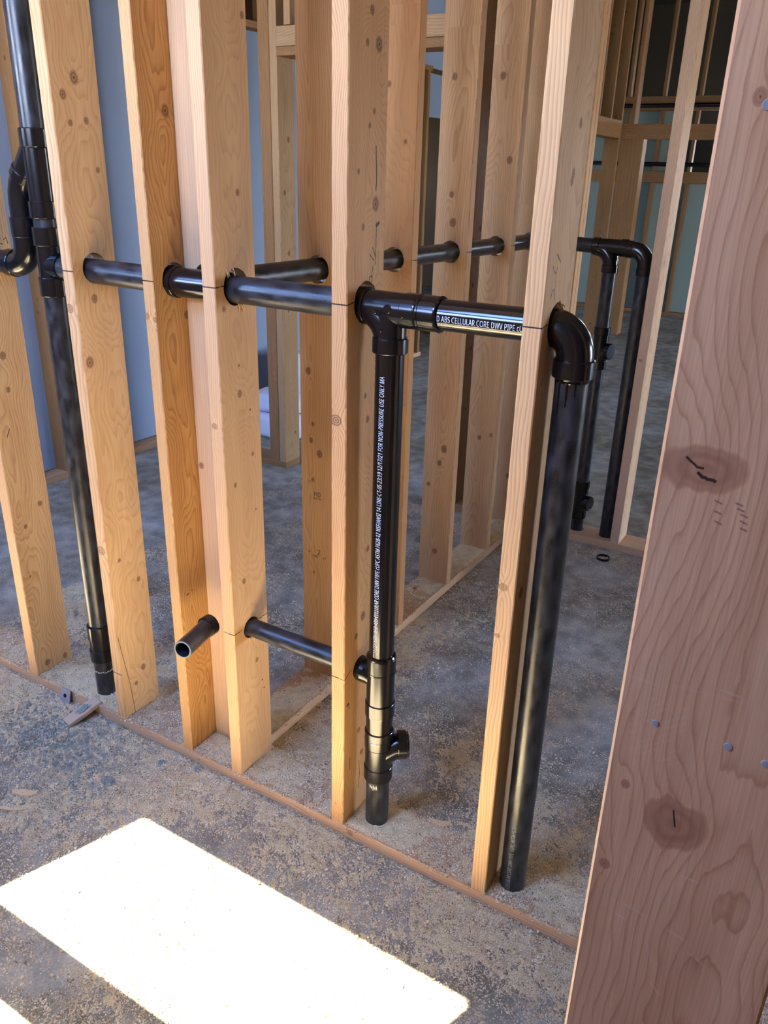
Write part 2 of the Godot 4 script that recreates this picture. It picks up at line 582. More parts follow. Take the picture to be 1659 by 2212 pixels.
func a_stud(wall: Node, x: float, mat: Material, holes := [], voff := 0.0, flip := false, z := ZA, d := DEEP, y0 := TH, y1 := TOP, w := TH, label := "") -> MeshInstance3D:
	var m := board(w, d, y0, y1, holes, 0.0022, 2.05, voff, flip)
	return inst(m, "stud", mat, wall, Transform3D(Basis.IDENTITY, Vector3(x, 0, z)), label)

func b_stud(wall: Node, zf: float, mat: Material, holes := [], voff := 0.0, flip := false, xr := XB, d := 0.133, y0 := TH, y1 := TOP, called := "stud", label := "") -> MeshInstance3D:
	var m := board(TH, d, y0, y1, holes, 0.0022, 2.05, voff, flip)
	return inst(m, called, mat, wall, Transform3D(Basis(Vector3.UP, PI * 0.5), Vector3(xr, 0, zf)), label)

# plate or beam lying along x: top at y, thickness TH down, from z to z - d
func x_plate(wall: Node, x0: float, x1: float, y: float, z: float, d: float, mat: Material, holes := [], called := "bottom_plate", w := TH, voff := 0.0) -> MeshInstance3D:
	var m := board(w, d, 0.0, x1 - x0, holes, 0.002, 2.05, voff)
	return inst(m, called, mat, wall, Transform3D(Basis(Vector3.DOWN, Vector3.RIGHT, Vector3.BACK), Vector3(x0, y, z)))

# plate lying along -z from z0, right edge at x
func z_plate(wall: Node, x: float, z0: float, z1: float, y: float, d: float, mat: Material, holes := [], called := "bottom_plate", w := TH, voff := 0.0) -> MeshInstance3D:
	var m := board(w, d, 0.0, z0 - z1, holes, 0.002, 2.05, voff)
	return inst(m, called, mat, wall, Transform3D(Basis(Vector3.DOWN, Vector3.FORWARD, Vector3.RIGHT), Vector3(x, y, z0)))

func _ready() -> void:
	rng.seed = 20240611
	# ---- camera
	var cam := Camera3D.new()
	cam.name = "camera"
	cam.keep_aspect = Camera3D.KEEP_HEIGHT
	cam.fov = rad_to_deg(2.0 * atan(1106.0 / 1732.0))
	cam.near = 0.05
	cam.transform = Transform3D(Basis(Vector3(0.854376, 0.025630, -0.519023), Vector3(-0.223291, 0.919984, -0.322134), Vector3(0.469237, 0.391117, 0.791735)).orthonormalized(), Vector3(0, 1.615, 0))
	add_child(cam)
	cam.current = true
	# ---- sky and exposure
	var we := WorldEnvironment.new()
	we.name = "world_environment"
	var env := Environment.new()
	var sky := Sky.new()
	var sm := ProceduralSkyMaterial.new()
	sm.sky_top_color = Color(0.44, 0.58, 0.85)
	sm.sky_horizon_color = Color(0.86, 0.89, 0.93)
	sm.ground_horizon_color = Color(0.5, 0.5, 0.5)
	sm.ground_bottom_color = Color(0.35, 0.34, 0.32)
	sm.sky_energy_multiplier = 2.9
	sky.sky_material = sm
	env.background_mode = Environment.BG_SKY
	env.sky = sky
	env.background_energy_multiplier = 1.0
	env.ambient_light_source = Environment.AMBIENT_SOURCE_DISABLED
	env.tonemap_mode = Environment.TONE_MAPPER_LINEAR
	env.tonemap_exposure = 4.05
	env.sdfgi_enabled = true
	env.ssao_enabled = true
	env.ssil_enabled = true
	we.environment = env
	add_child(we)
	# ---- sun: travels towards +x, -z, 64 degrees up
	var sun := DirectionalLight3D.new()
	sun.name = "sun"
	var el := deg_to_rad(64.0)
	var dir := Vector3(0.333 * cos(el), -sin(el), -0.943 * cos(el)).normalized()
	sun.look_at_from_position(Vector3.ZERO, dir, Vector3.UP)
	sun.light_energy = 12.5
	sun.light_color = Color(1.0, 0.96, 0.89)
	sun.light_angular_distance = 0.5
	sun.shadow_enabled = true
	add_child(sun)

	make_materials()
	shell()
	front_wall_and_pipes()
	rear_walls()
	near_post()
	far_framing()
	loose_things()
	sawdust()

# ---------------------------------------------------------------- building shell
func slab(called: String, p0: Vector3, p1: Vector3, mat: Material, label: String) -> MeshInstance3D:
	var st := mb()
	cbox(st, p0, p1, 0.0)
	return structure(st, called, mat, label)

func shell() -> void:
	# floor slab, UV tiled every 2.4 m
	var st := mb()
	var x0 := -6.0; var x1 := 5.0; var z0 := 0.6; var z1 := -14.0
	for i in 11:
		for j in 16:
			var a := Vector3(lerpf(x0, x1, i / 11.0), 0, lerpf(z0, z1, j / 16.0))
			var b := Vector3(lerpf(x0, x1, (i + 1) / 11.0), 0, lerpf(z0, z1, (j + 1) / 16.0))
			quad(st, a, Vector3(b.x, 0, a.z), b, Vector3(a.x, 0, b.z), Vector3.UP, Vector2(a.x, a.z) / 2.4, Vector2(b.x, a.z) / 2.4, Vector2(b.x, b.z) / 2.4, Vector2(a.x, b.z) / 2.4)
	cbox(st, Vector3(x0, -0.2, z1), Vector3(x1, -0.002, z0), 0.0)
	structure(st, "floor", M.floor, "grey concrete slab floor dusted with pale sawdust")
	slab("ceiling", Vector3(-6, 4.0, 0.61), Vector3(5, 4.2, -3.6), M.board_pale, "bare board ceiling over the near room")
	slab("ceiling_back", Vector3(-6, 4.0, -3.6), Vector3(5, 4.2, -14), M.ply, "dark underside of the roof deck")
	# wall behind the viewer: two tall windows side by side, each of two panes one above the other
	var zw := 0.45
	st = mb()
	var edge := -6.0
	for w in [[-3.66, -2.70], [-1.943, -0.965]]:
		cbox(st, Vector3(edge, 0, zw), Vector3(w[0], 4, zw + 0.08))
		cbox(st, Vector3(w[0], 0, zw), Vector3(w[1], 1.82, zw + 0.08))
		cbox(st, Vector3(w[0], 2.27, zw), Vector3(w[1], 2.59, zw + 0.02))
		cbox(st, Vector3(w[0], 3.53, zw), Vector3(w[1], 4, zw + 0.08))
		edge = w[1]
	cbox(st, Vector3(edge, 0, zw), Vector3(5, 4, zw + 0.08))
	structure(st, "wall_front", M.render, "board lined outer wall with two tall window openings")
	# right hand wall with an open loading doorway
	st = mb()
	cbox(st, Vector3(4.8, 0, -14), Vector3(5, 4, -8.0))
	cbox(st, Vector3(4.8, 0, -5.4), Vector3(5, 4, 0.6))
	cbox(st, Vector3(4.8, 2.2, -8.0), Vector3(5, 4, -5.4))
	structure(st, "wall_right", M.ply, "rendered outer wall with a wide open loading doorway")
	slab("wall_left", Vector3(-6.2, 0, 0.6), Vector3(-6, 4, -14), M.render, "board lined outer wall beyond the partition")
	slab("wall_side", Vector3(-6, 0, -1.2), Vector3(-3.76, 4, -1.32), M.render, "board lined cross wall closing off the side room")
	# far wall with small high windows
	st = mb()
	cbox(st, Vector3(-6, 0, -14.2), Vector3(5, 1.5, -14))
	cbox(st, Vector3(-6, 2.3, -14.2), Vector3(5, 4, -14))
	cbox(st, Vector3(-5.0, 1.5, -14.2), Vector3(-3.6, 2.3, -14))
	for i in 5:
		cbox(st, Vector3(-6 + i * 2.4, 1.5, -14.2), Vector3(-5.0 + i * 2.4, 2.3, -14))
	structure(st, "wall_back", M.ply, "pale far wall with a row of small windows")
	st = mb()
	cbox(st, Vector3(-60, -0.3, 0.61), Vector3(60, -0.21, 60))
	cbox(st, Vector3(5.0, -0.3, -60), Vector3(60, -0.21, 0.61))
	cbox(st, Vector3(-60, -0.3, -60), Vector3(5.0, -0.21, -14.2))
	structure(st, "ground_outside", M.ground, "pale paving outside the building")

# ---------------------------------------------------------------- near wall
func front_wall_and_pipes() -> void:
	var E := c255(196, 157, 109); var L := c255(159, 113, 70); var K := c255(100, 66, 39)
	var fine := {"sp": 0.0055, "h": 0.03, "con": 0.6, "uc": 0.5, "wob": 0.03}
	var wall := thing("stud_frame", "bare timber stud wall drilled for black drain pipes, beside the sunlit floor patch", "stud frame")
	var t: Texture2D
	var HC := 1.368    # height of the upper holes
	var zc := -DEEP * 0.5
	# --- the six studs, each with its own grain
	t = wood(1, 200, 1700, DEEP, 2.05, 0.0, [E, L, K], {"sp": 0.007, "h": 0.03, "con": 0.75, "uc": 0.2, "sp2": 0.005},
		[[0.42, 1.1, 0.009], [0.42, 1.0, 0.006], [0.74, 0.626, 0.0077], [0.3, 0.568, 0.0065], [0.21, 0.399, 0.004], [0.79, 0.06, 0.008], [0.3, 0.07, 0.008]], [],
		[[false, 0.001, [[0.66, 1.413], [0.72, 1.424], [0.77, 1.418], [0.70, 1.406], [0.82, 1.402]]], [false, 0.001, [[0.84, 1.414], [0.9, 1.419], [0.93, 1.403]]], [false, 0.001, [[0.2, 0.86], [0.3, 0.885]]]])
	a_stud(wall, -2.16, wood_mat(t), [[HC, zc, 0.037]], 0.0, false, ZA, DEEP, TH, TOP, 0.044, "stud with a knotty face and a pipe elbow at mid height")
	t = wood(2, 200, 1700, DEEP, 2.05, 0.0, [c255(198, 159, 111), c255(166, 121, 75), K], {"sp": 0.012, "h": 0.04, "con": 0.55, "uc": 0.7, "sp2": 0.012, "wob": 0.01},
		[[0.23, 1.758, 0.008], [0.5, 1.795, 0.009], [0.66, 1.707, 0.006], [0.14, 1.144, 0.012], [0.42, 1.30, 0.009], [0.29, 0.569, 0.005], [0.74, 0.482, 0.007], [0.37, 0.142, 0.007], [0.61, 0.183, 0.008], [0.32, 1.70, 0.006], [0.8, 1.6, 0.005]],
		[[0.4, 1.28, 0.011], [0.5, 0.61, 0.013]],
		[edge_line(1.371), edge_line(0.2), [false, 0.0008, [[0.02, 0.33], [0.1, 0.25], [0.2, 0.15], [0.26, 0.04]]]])
	a_stud(wall, -1.735, wood_mat(t), [[HC + 0.005, zc, 0.037]])
	t = wood(3, 200, 1700, DEEP, 2.05, 0.0, [c255(195, 151, 98), c255(149, 104, 60), c255(96, 66, 39)], {"sp": 0.0075, "h": 0.02, "con": 0.85, "uc": 0.45, "sp2": 0.0036},
		[[0.56, 1.725, 0.011], [0.72, 1.284, 0.008]], [[0.9, 1.285, 0.006], [0.3, 1.29, 0.008]],
		[edge_line(1.371), [false, 0.0015, [[0.2, 0.545], [0.25, 0.548]]], [false, 0.0015, [[0.34, 0.552], [0.35, 0.552]]]])
	a_stud(wall, -1.459, wood_mat(t), [[HC, zc, 0.039]], 0.0, false, ZA, DEEP, TH, TOP, 0.0345, "amber stud with flame shaped grain")
	t = wood(4, 200, 1700, DEEP, 2.05, 0.0, [c255(196, 157, 112), c255(171, 126, 84), K], {"sp": 0.009, "h": 0.035, "con": 0.5, "uc": 0.55, "sp2": 0.0045},
		[[0.63, 1.565, 0.006], [0.47, 1.125, 0.007], [0.24, 0.904, 0.005], [0.74, 0.966, 0.005], [0.35, 0.635, 0.006], [0.62, 0.376, 0.005], [0.18, 1.325, 0.006], [0.9, 1.9, 0.005]], [[0.45, 1.057, 0.007]],
		[edge_line(1.373), face_line(1.373, 0.02, 0.22, 1.374), edge_line(0.497), face_line(0.496, 0.0, 0.22, 0.497), face_line(0.497, 0.75, 0.99, 0.5),
		[false, 0.0018, [[0.72, 1.078], [0.725, 1.08]]], [false, 0.0018, [[0.48, 1.191], [0.485, 1.193]]], [false, 0.0018, [[0.77, 0.816], [0.775, 0.817]]], [false, 0.002, [[0.75, 0.30], [0.76, 0.301]]], [false, 0.002, [[0.8, 0.27], [0.81, 0.271]]]])
	var s4 := a_stud(wall, -1.275, wood_mat(t), [[HC, zc, 0.041], [0.487, zc, 0.0300]])
	t = wood(5, 200, 1700, DEEP, 2.05, 0.0, [c255(194, 151, 104), c255(153, 107, 64), c255(89, 58, 35)], {"sp": 0.006, "h": 0.05, "con": 0.5, "uc": 0.9, "sp2": 0.0048, "wob": 0.03},
		[[0.54, 1.881, 0.007], [0.73, 1.83, 0.010], [0.44, 1.829, 0.006], [0.64, 1.719, 0.005], [0.26, 1.614, 0.004], [0.53, 1.694, 0.004], [0.39, 1.514, 0.005], [0.72, 1.555, 0.011], [0.53, 1.173, 0.005], [0.61, 1.119, 0.007], [0.58, 0.63, 0.008], [0.36, 0.587, 0.007], [0.69, 0.803, 0.006], [0.5, 0.3, 0.006], [0.6, 0.22, 0.006]],
		[[0.42, 1.132, 0.012]],
		[edge_line(1.371), face_line(1.371, 0.02, 0.2, 1.374), edge_line(0.49), face_line(0.489, 0.02, 0.22, 0.503),
		[false, 0.0009, [[0.66, 1.474], [0.75, 1.455]]], [false, 0.0009, [[0.59, 1.461], [0.70, 1.449]]], [false, 0.0009, [[0.68, 1.437], [0.64, 1.417]]],
		[false, 0.0009, [[0.57, 1.408], [0.6, 1.418], [0.66, 1.419], [0.66, 1.408], [0.57, 1.402], [0.73, 1.398]]],
		[false, 0.0028, [[0.1, 0.408], [0.14, 0.41]]], [false, 0.001, [[0.15, 0.395], [0.15, 0.41]]], [false, 0.001, [[0.2, 0.24], [0.21, 0.2]]], [false, 0.001, [[0.52, 0.2], [0.55, 0.15], [0.5, 0.11]]],
		[false, 0.0014, [[0.70, 1.66], [0.735, 1.6], [0.72, 1.58]]], [false, 0.003, [[0.76, 1.515], [0.82, 1.52]]], [false, 0.001, [[0.76, 1.52], [0.74, 1.44]]]])
	a_stud(wall, -0.931, wood_mat(t), [[HC, zc, 0.0425], [0.490, zc, 0.0300]], 0.0, false, ZA, DEEP, TH, TOP, TH, "stud behind the printed riser pipe, wavy grain on its edge")
	t = wood(6, 200, 1700, DEEP, 2.05, 0.0, [c255(200, 163, 117), c255(167, 125, 81), K], {"sp": 0.010, "h": 0.05, "con": 0.55, "uc": 0.95, "sp2": 0.0062, "wob": 0.008},
		[[0.62, 1.697, 0.006], [0.52, 1.609, 0.006], [0.24, 0.838, 0.008], [0.55, 1.62, 0.006]], [[0.4, 0.858, 0.008], [0.35, 0.745, 0.005]],
		[edge_line(1.372), face_line(1.372, 0.02, 0.18, 1.376),
		[false, 0.0009, [[0.28, 1.492], [0.42, 1.478], [0.3, 1.492]]], [false, 0.0009, [[0.17, 1.474], [0.22, 1.465], [0.3, 1.46], [0.34, 1.47]]], [false, 0.0007, [[0.32, 1.455], [0.33, 1.437]]], [false, 0.0009, [[0.2, 1.42], [0.24, 1.432], [0.3, 1.434], [0.36, 1.414]]],
		[false, 0.0009, [[0.2, 1.28], [0.21, 1.265]]]])
	a_stud(wall, -0.525, wood_mat(t), [[HC, zc, 0.040]], 0.0, false, ZA, DEEP, TH, TOP, 0.037, "stud with a large pipe elbow emerging from its face")
	# flat backing stud in the tee of the walls
	t = wood(7, 160, 1100, DEEP, 2.05, 0.0, [c255(201, 166, 126), c255(177, 136, 96), K], {"sp": 0.007, "h": 0.03, "con": 0.5, "uc": 0.1, "sp2": 0.005}, [[0.25, 1.42, 0.006], [0.9, 0.9, 0.006]])
	M.w_pale = wood_mat(t)
	b_stud(wall, -1.4425, M.w_pale, [[HC, -0.072, 0.043]], 0.0, false, -1.2765, 0.147, TH, TOP, "backing_stud", "stud set flat between its neighbours")
	var lay := []
	for x in [-0.893, -0.487, -0.525, -1.237, -0.66, -0.64]:
		var yl := fposmod(x + 3.62, 2.05)
		lay.append([true, 0.0004, [[0.0, yl], [1.0, yl + 0.001]], [70, 46, 36, 0.05]])
	for x in [-0.893, -0.487, -1.237]: lay.append([true, 0.0006, [[0.05, fposmod(x + 3.62, 2.05)], [0.9, fposmod(x + 3.595, 2.05)]], [70, 46, 36, 0.04]])
	t = wood(8, 160, 1100, DEEP, 2.05, 0.0, [c255(204, 167, 126), c255(174, 133, 93), c255(113, 82, 56)], {"sp": 0.006, "h": 0.04, "con": 0.6, "uc": 0.8, "sp2": 0.007}, [[0.2, 0.4, 0.008], [0.7, 1.4, 0.008]], [[0.5, 0.7, 0.008]], lay)
	M.w_plate = wood_mat(t, 0.75)
	x_plate(wall, -3.62, 0.9, TH, ZA, DEEP, M.w_plate, [[-1.86 + 3.62, zc, 0.036], [-0.831 + 3.62, zc, 0.0345], [-0.446 + 3.62, zc, 0.0345]])
	a_stud(wall, -2.56, M.w_pale, [], 0.3)
	a_stud(wall, 0.30, M.w_pale, [], 0.6)
	x_plate(wall, -3.62, 0.9, TOP + TH, ZA, DEEP, M.w_plate, [], "top_plate")
	# toe nails
	for p in [Vector3(-0.917, 0.098, ZA + 0.0005), Vector3(-1.40, 0.02, ZA + 0.0005)]:
		var st := mb()
		rev(st, p, Vector3.BACK, [Vector2(0, 0.0034), Vector2(0.001, 0.0032), Vector2(0.0012, 0)], 12)
		build(st, "nail", M.steel, wall)
	# torn fibres under the drilled holes
	for h in [[-1.237, HC - 0.042, -0.01, 9], [-0.893, HC - 0.043, -0.005, 4], [-1.237, 0.458, 0.0, 3], [-2.116, HC - 0.036, 0.0, 8], [-1.237, HC + 0.036, 0.02, 5], [-0.488, HC + 0.036, -0.01, 4]]:
		var st := mb()
		for k in int(h[3]):
			var z: float = ZA + zc + h[2] + rng.randf_range(-0.016, 0.016)
			var p := Vector3(h[0] + 0.0005, h[1] + rng.randf_range(-0.003, 0.006), z)
			var q := p + Vector3(rng.randf_range(0.001, 0.006), -rng.randf_range(0.006, 0.02), rng.randf_range(-0.005, 0.005))
			sweep(st, [p, (p + q) * 0.5 + Vector3(0.0015, 0, 0), q], [0.0014, 0.0011, 0.0003], 5)
		build(st, "splinters", M.chip, wall, Transform3D.IDENTITY, "torn fibres at a drilled hole")

	# --- pipes: riser, drop and horizontal drain
	var R := 0.0302
	var yc := 1.362
	var zp := ZA - 0.068
	var P := thing("drain_pipe", "black plastic drain run through the near stud wall with two vertical legs", "pipe")
	# left piece to the tee in the corner bay
	straight(P, Vector3(-1.825, yc + 0.004, zp), Vector3(-1.435, yc + 0.002, zp), R, "pipe")
	var st := mb()
	rev(st, Vector3(-1.44, yc + 0.002, zp), Vector3.RIGHT, hub(0.0, 0.03, 0.0365, 0.0) + [Vector2(0.031, 0.0335), Vector2(0.145, 0.0335)] + hub(0.146, 0.18, 0.0365, 0.0335))
	sweep(st, [Vector3(-1.345, yc + 0.002, zp), Vector3(-1.345, yc + 0.002, zp - 0.055)], 0.0335)
	build(st, "sanitary_tee", M.fit, P)
	straight(P, Vector3(-1.28, yc + 0.001, zp), Vector3(-0.905, yc, zp), R, "pipe", "dusty horizontal pipe between two studs")
	# tee at the riser
	st = mb()
	rev(st, Vector3(-0.915, yc, zp), Vector3.RIGHT, hub(0.0, 0.032, 0.0372, 0.0) + [Vector2(0.033, 0.0335), Vector2(0.117, 0.0335)] + hub(0.118, 0.150, 0.0352, 0.0335))
	sweep(st, arc(Vector3(-0.900, yc - 0.068, zp), Vector3.UP, Vector3.RIGHT, 0.068, 12) + [Vector3(-0.832, 1.296, zp)], 0.0330)
	sweep(st, [Vector3(-0.832, yc, zp), Vector3(-0.832, 1.29, zp)], 0.0325)
	rev(st, Vector3(-0.832, 1.306, zp), Vector3.DOWN, hub(0.0, 0.032, 0.0370, 0.0))
	var tee := build(st, "sanitary_tee", M.fit, P, Transform3D.IDENTITY, "curved tee fitting turning down into the riser")
	for b in [[-0.822, 1.366, 0.009], [-0.852, 1.36, 0.0065], [-0.79, 1.358, 0.0065], [-0.838, 1.325, 0.006]]:
		st = mb()
		var bp := Vector3(b[0], b[1], zp + 0.0315)
		rev(st, bp, Vector3(0, 0.06, 1), [Vector2(0, b[2]), Vector2(0.0022, b[2]), Vector2(0.003, b[2] - 0.0008), Vector2(0.003, b[2] * 0.45), Vector2(0.0022, b[2] * 0.4), Vector2(0.0022, 0)], 20)
		build(st, "moulded_boss", M.fit, tee)
	# short coupling then the printed horizontal pipe
	st = mb()
	rev(st, Vector3(-0.7635, yc, zp), Vector3.RIGHT, [Vector2(0.0, 0.0), Vector2(0.0, 0.034), Vector2(0.006, 0.034)] + hub(0.006, 0.044, 0.0346, 0.03))
	build(st, "coupling", M.fit, P)
	for x in [-0.7645, -0.7195]:
		st = mb()
		rev(st, Vector3(x, yc, zp), Vector3.RIGHT, [Vector2(-0.0035, 0.033), Vector2(-0.002, 0.0352), Vector2(0.001, 0.0356), Vector2(0.004, 0.0335), Vector2(0.0045, 0.03)])
		build(st, "cement_bead", M.cement, P)
	var pr := straight(P, Vector3(-0.735, yc, zp), Vector3(-0.485, yc + 0.002, zp), R, "pipe", "glossy horizontal pipe with white print")
	pr.material_override = M.pipe_clean
	lettering(pr, "D ABS CELLULAR CORE DWV PIPE cUPC", Vector3(-0.714, yc, zp), Vector3.RIGHT, Vector3(0, -0.10, 1), R, 0.0145, M.ink, 0.75)
	# elbow turning down to the right-hand leg
	st = mb()
	rev(st, Vector3(-0.522, yc + 0.002, zp), Vector3.RIGHT, hub(0.0, 0.03, 0.0365, 0.0))
	sweep(st, [Vector3(-0.50, yc + 0.002, zp)] + arc(Vector3(-0.494, yc + 0.002 - 0.048, zp), Vector3.UP, Vector3.RIGHT, 0.048, 14) + [Vector3(-0.446, 1.30, zp)], 0.0338, 40)
	rev(st, Vector3(-0.446, 1.313, zp), Vector3.DOWN, hub(0.0, 0.034, 0.0375, 0.0))
	build(st, "elbow", M.fit, P, Transform3D.IDENTITY, "glossy quarter bend elbow")
	st = mb()
	rev(st, Vector3(-0.446, 1.279, zp), Vector3.DOWN, [Vector2(0, 0.0325), Vector2(0.002, 0.0318), Vector2(0.006, 0.0312), Vector2(0.008, 0.03)])
	for k in 4:
		var an := 1.0 + k * 0.5
		var dd := Vector3(cos(an), 0, sin(an)) * 0.0300
		var y1 := 1.274
		var y2 := 1.25 - 0.02 * (k % 3)
		sweep(st, [Vector3(-0.446, y1, zp) + dd, Vector3(-0.446, y2, zp) + dd], [0.0024, 0.0012], 8)
	build(st, "cement_bead", M.cement, P)
	var leg := straight(P, Vector3(-0.446, -0.002, zp), Vector3(-0.446, 1.29, zp), R, "pipe", "tall dusty vertical pipe under the elbow")
	lettering(leg, "CELLULAR CORE DWV PIPE  cUPC  ASTM F628", Vector3(-0.446, 0.045, zp), Vector3.UP, Vector3(0.0, 0, 1), R, 0.0125, M.ink_dull, 0.76)
	# riser with its print
	var riser := straight(P, Vector3(-0.832, 0.52, zp), Vector3(-0.832, 1.285, zp), R, "pipe", "vertical riser pipe printed with a long white line of text")
	riser.material_override = M.pipe_clean
	lettering(riser, "2\" COEXTRUDED ABS CELLULAR CORE DWV PIPE cUPC ASTM F628-12 NSF/ANSI 14 LINE-CT-05 23:19 12/17/21 FOR NON-PRESSURE USE ONLY MA", Vector3(-0.832, 0.566, zp), Vector3.UP, Vector3(0.04, 0, 1), R, 0.0145, M.ink, 0.707, 0.18)
	# fittings at the foot of the riser
	st = mb()
	var top := 0.545
	rev(st, Vector3(-0.832, top, zp), Vector3.DOWN, hub(0.0, 0.04, 0.0362, 0.0) + [Vector2(0.041, 0.0342), Vector2(0.128, 0.0342)] + hub(0.129, 0.166, 0.0368, 0.0342))
	rev(st, Vector3(-0.888, 0.488, zp), Vector3(1, -0.28, 0), [Vector2(0.0, 0.0), Vector2(0.0, 0.0285), Vector2(0.002, 0.0305), Vector2(0.012, 0.030), Vector2(0.026, 0.0262), Vector2(0.06, 0.0235)])
	build(st, "branch_tee", M.fit, P, Transform3D.IDENTITY, "tee with a smaller branch into the stud")
	st = mb()
	rev(st, Vector3(-0.832, 0.382, zp), Vector3.DOWN, [Vector2(0, 0.0), Vector2(0.0, 0.0335), Vector2(0.05, 0.0335)] + hub(0.051, 0.076, 0.0365, 0.03))
	build(st, "coupling", M.fit, P)
	st = mb()
	rev(st, Vector3(-0.832, 0.306, zp), Vector3.DOWN, hub(0.0, 0.026, 0.0362, 0.0) + [Vector2(0.027, 0.0345), Vector2(0.085, 0.0345)] + hub(0.086, 0.125, 0.0368, 0.0345))
	var cd := Vector3(0.75, 0.0, -0.55).normalized()
	sweep(st, [Vector3(-0.832, 0.240, zp), Vector3(-0.832, 0.258, zp) + cd * 0.02, Vector3(-0.832, 0.272, zp) + cd * 0.04, Vector3(-0.832, 0.276, zp) + cd * 0.056], [0.03, 0.031, 0.0315, 0.032])
	rev(st, Vector3(-0.832, 0.277, zp) + cd * 0.046, cd, hub(0.0, 0.024, 0.0365, 0.0))
	var co := build(st, "cleanout_tee", M.fit, P, Transform3D.IDENTITY, "cleanout tee with a capped side outlet")
	st = mb()
	rev(st, Vector3(-0.832, 0.277, zp) + cd * 0.070, cd, [Vector2(0, 0.033), Vector2(0.004, 0.033), Vector2(0.005, 0.031), Vector2(0.005, 0)])
	build(st, "cap", M.fit, co)
	for y in [0.5045, 0.306, 0.381]:
		st = mb()
		rev(st, Vector3(-0.832, y, zp), Vector3.DOWN, [Vector2(-0.003, 0.0345), Vector2(-0.001, 0.0368), Vector2(0.002, 0.0368), Vector2(0.004, 0.034)])
		build(st, "cement_bead", M.cement, P)
	st = mb()
	rev(st, Vector3(-0.832, 0.548, zp), Vector3.DOWN, [Vector2(-0.004, 0.03), Vector2(-0.003, 0.0335), Vector2(0.001, 0.036), Vector2(0.004, 0.0362)])
	build(st, "cement_bead", M.cement, P)
	var low := straight(P, Vector3(-0.832, -0.002, zp), Vector3(-0.832, 0.19, zp), 0.0302, "pipe")
	st = mb()
	for k in 5:
		var p := Vector3(-0.832, 0.172 - 0.004 * (k % 2), zp) + Vector3(-0.004 + 0.004 * k, 0, 0.0308 - 0.0006 * k)
		sweep(st, [p, p + Vector3(0.002, -0.003, 0.001), p + Vector3(0.003, -0.009 - 0.003 * (k % 3), 0.0)], [0.0016, 0.0019, 0.0006], 6)
	build(st, "glue_drip", M.glue, low, Transform3D.IDENTITY, "pale dried glue drips")
	# small trap arm: along the wall, then out towards the room
	straight(P, Vector3(-1.30, 0.488, zp), Vector3(-0.885, 0.488, zp), 0.0241, "branch_pipe", "smaller branch pipe between two studs")
	st = mb()
	var ex := Vector3(-1.345, 0.488, zp)
	rev(st, Vector3(-1.30, 0.488, zp), Vector3.RIGHT, hub(0.0, 0.028, 0.0285, 0.0))
	sweep(st, [Vector3(-1.295, 0.488, zp)] + arc(Vector3(-1.295, 0.488, zp + 0.04), Vector3.FORWARD, Vector3.LEFT, 0.04, 10) + [Vector3(-1.335, 0.488, zp + 0.05)], 0.0262)
	rev(st, Vector3(-1.335, 0.488, zp + 0.045), Vector3(0.0, 0, 1), hub(0.0, 0.026, 0.0285, 0.0))
	build(st, "branch_elbow", M.fit, P)
	var stub := straight(P, Vector3(-1.302, 0.494, -1.222), Vector3(-1.334, 0.488, zp + 0.06), 0.0241, "stub_pipe", "open ended stub pipe sticking out between studs", true)
	st = mb()
	rev(st, Vector3(-1.302, 0.494, -1.222), Vector3(-0.032, -0.006, -0.128), [Vector2(0.001, 0.0241), Vector2(0.0, 0.0236), Vector2(0.0, 0.0202), Vector2(0.001, 0.0199)], 40)
	build(st, "cut_rim", M.pipe_cut, stub, Transform3D.IDENTITY, "pale sawn rim")

	# --- left stack
	var S := thing("vent_stack", "tall black vertical stack with wye and side branch between two studs", "pipe")
	var xs := -1.862
	straight(S, Vector3(xs, 1.65, zp), Vector3(xs, TOP, zp), R, "pipe")
	st = mb()
	rev(st, Vector3(xs, 1.69, zp), Vector3.DOWN, hub(0.0, 0.044, 0.0372, 0.0) + [Vector2(0.045, 0.0335), Vector2(0.165, 0.0335)] + hub(0.166, 0.208, 0.0372, 0.0335))
	sweep(st, [Vector3(xs, 1.655, zp), Vector3(xs - 0.05, 1.592, zp), Vector3(xs - 0.068, 1.572, zp)], 0.0325)
	rev(st, Vector3(xs - 0.05, 1.594, zp), Vector3(-0.66, -0.75, 0), hub(0.0, 0.024, 0.0355, 0.0))
	build(st, "wye", M.fit, S, Transform3D.IDENTITY, "wye fitting with a branch leaning away")
	st = mb()
	sweep(st, [Vector3(xs - 0.06, 1.582, zp), Vector3(xs - 0.074, 1.562, zp), Vector3(xs - 0.082, 1.54, zp), Vector3(xs - 0.085, 1.515, zp), Vector3(xs - 0.085, 1.46, zp)], 0.0325)
	rev(st, Vector3(xs - 0.086, 1.482, zp), Vector3.DOWN, hub(0.0, 0.05, 0.0355, 0.0))
	build(st, "eighth_bend", M.fit, S)
	st = mb()
	sweep(st, [Vector3(xs - 0.087, 1.44, zp), Vector3(xs - 0.087, 1.418, zp)] + arc(Vector3(xs - 0.143, 1.418, zp), Vector3.RIGHT, Vector3.DOWN, 0.056, 12) + [Vector3(xs - 0.16, 1.362, zp)], 0.0335)
	rev(st, Vector3(xs - 0.142, 1.362, zp), Vector3.LEFT, hub(0.0, 0.03, 0.036, 0.0))
	build(st, "elbow", M.fit, S, Transform3D.IDENTITY, "shiny elbow at the foot of the branch")
	straight(S, Vector3(xs - 0.15, 1.362, zp), Vector3(-2.75, 1.372, zp), R, "pipe")
	straight(S, Vector3(xs, 1.41, zp), Vector3(xs, 1.50, zp), R, "pipe")
	st = mb()
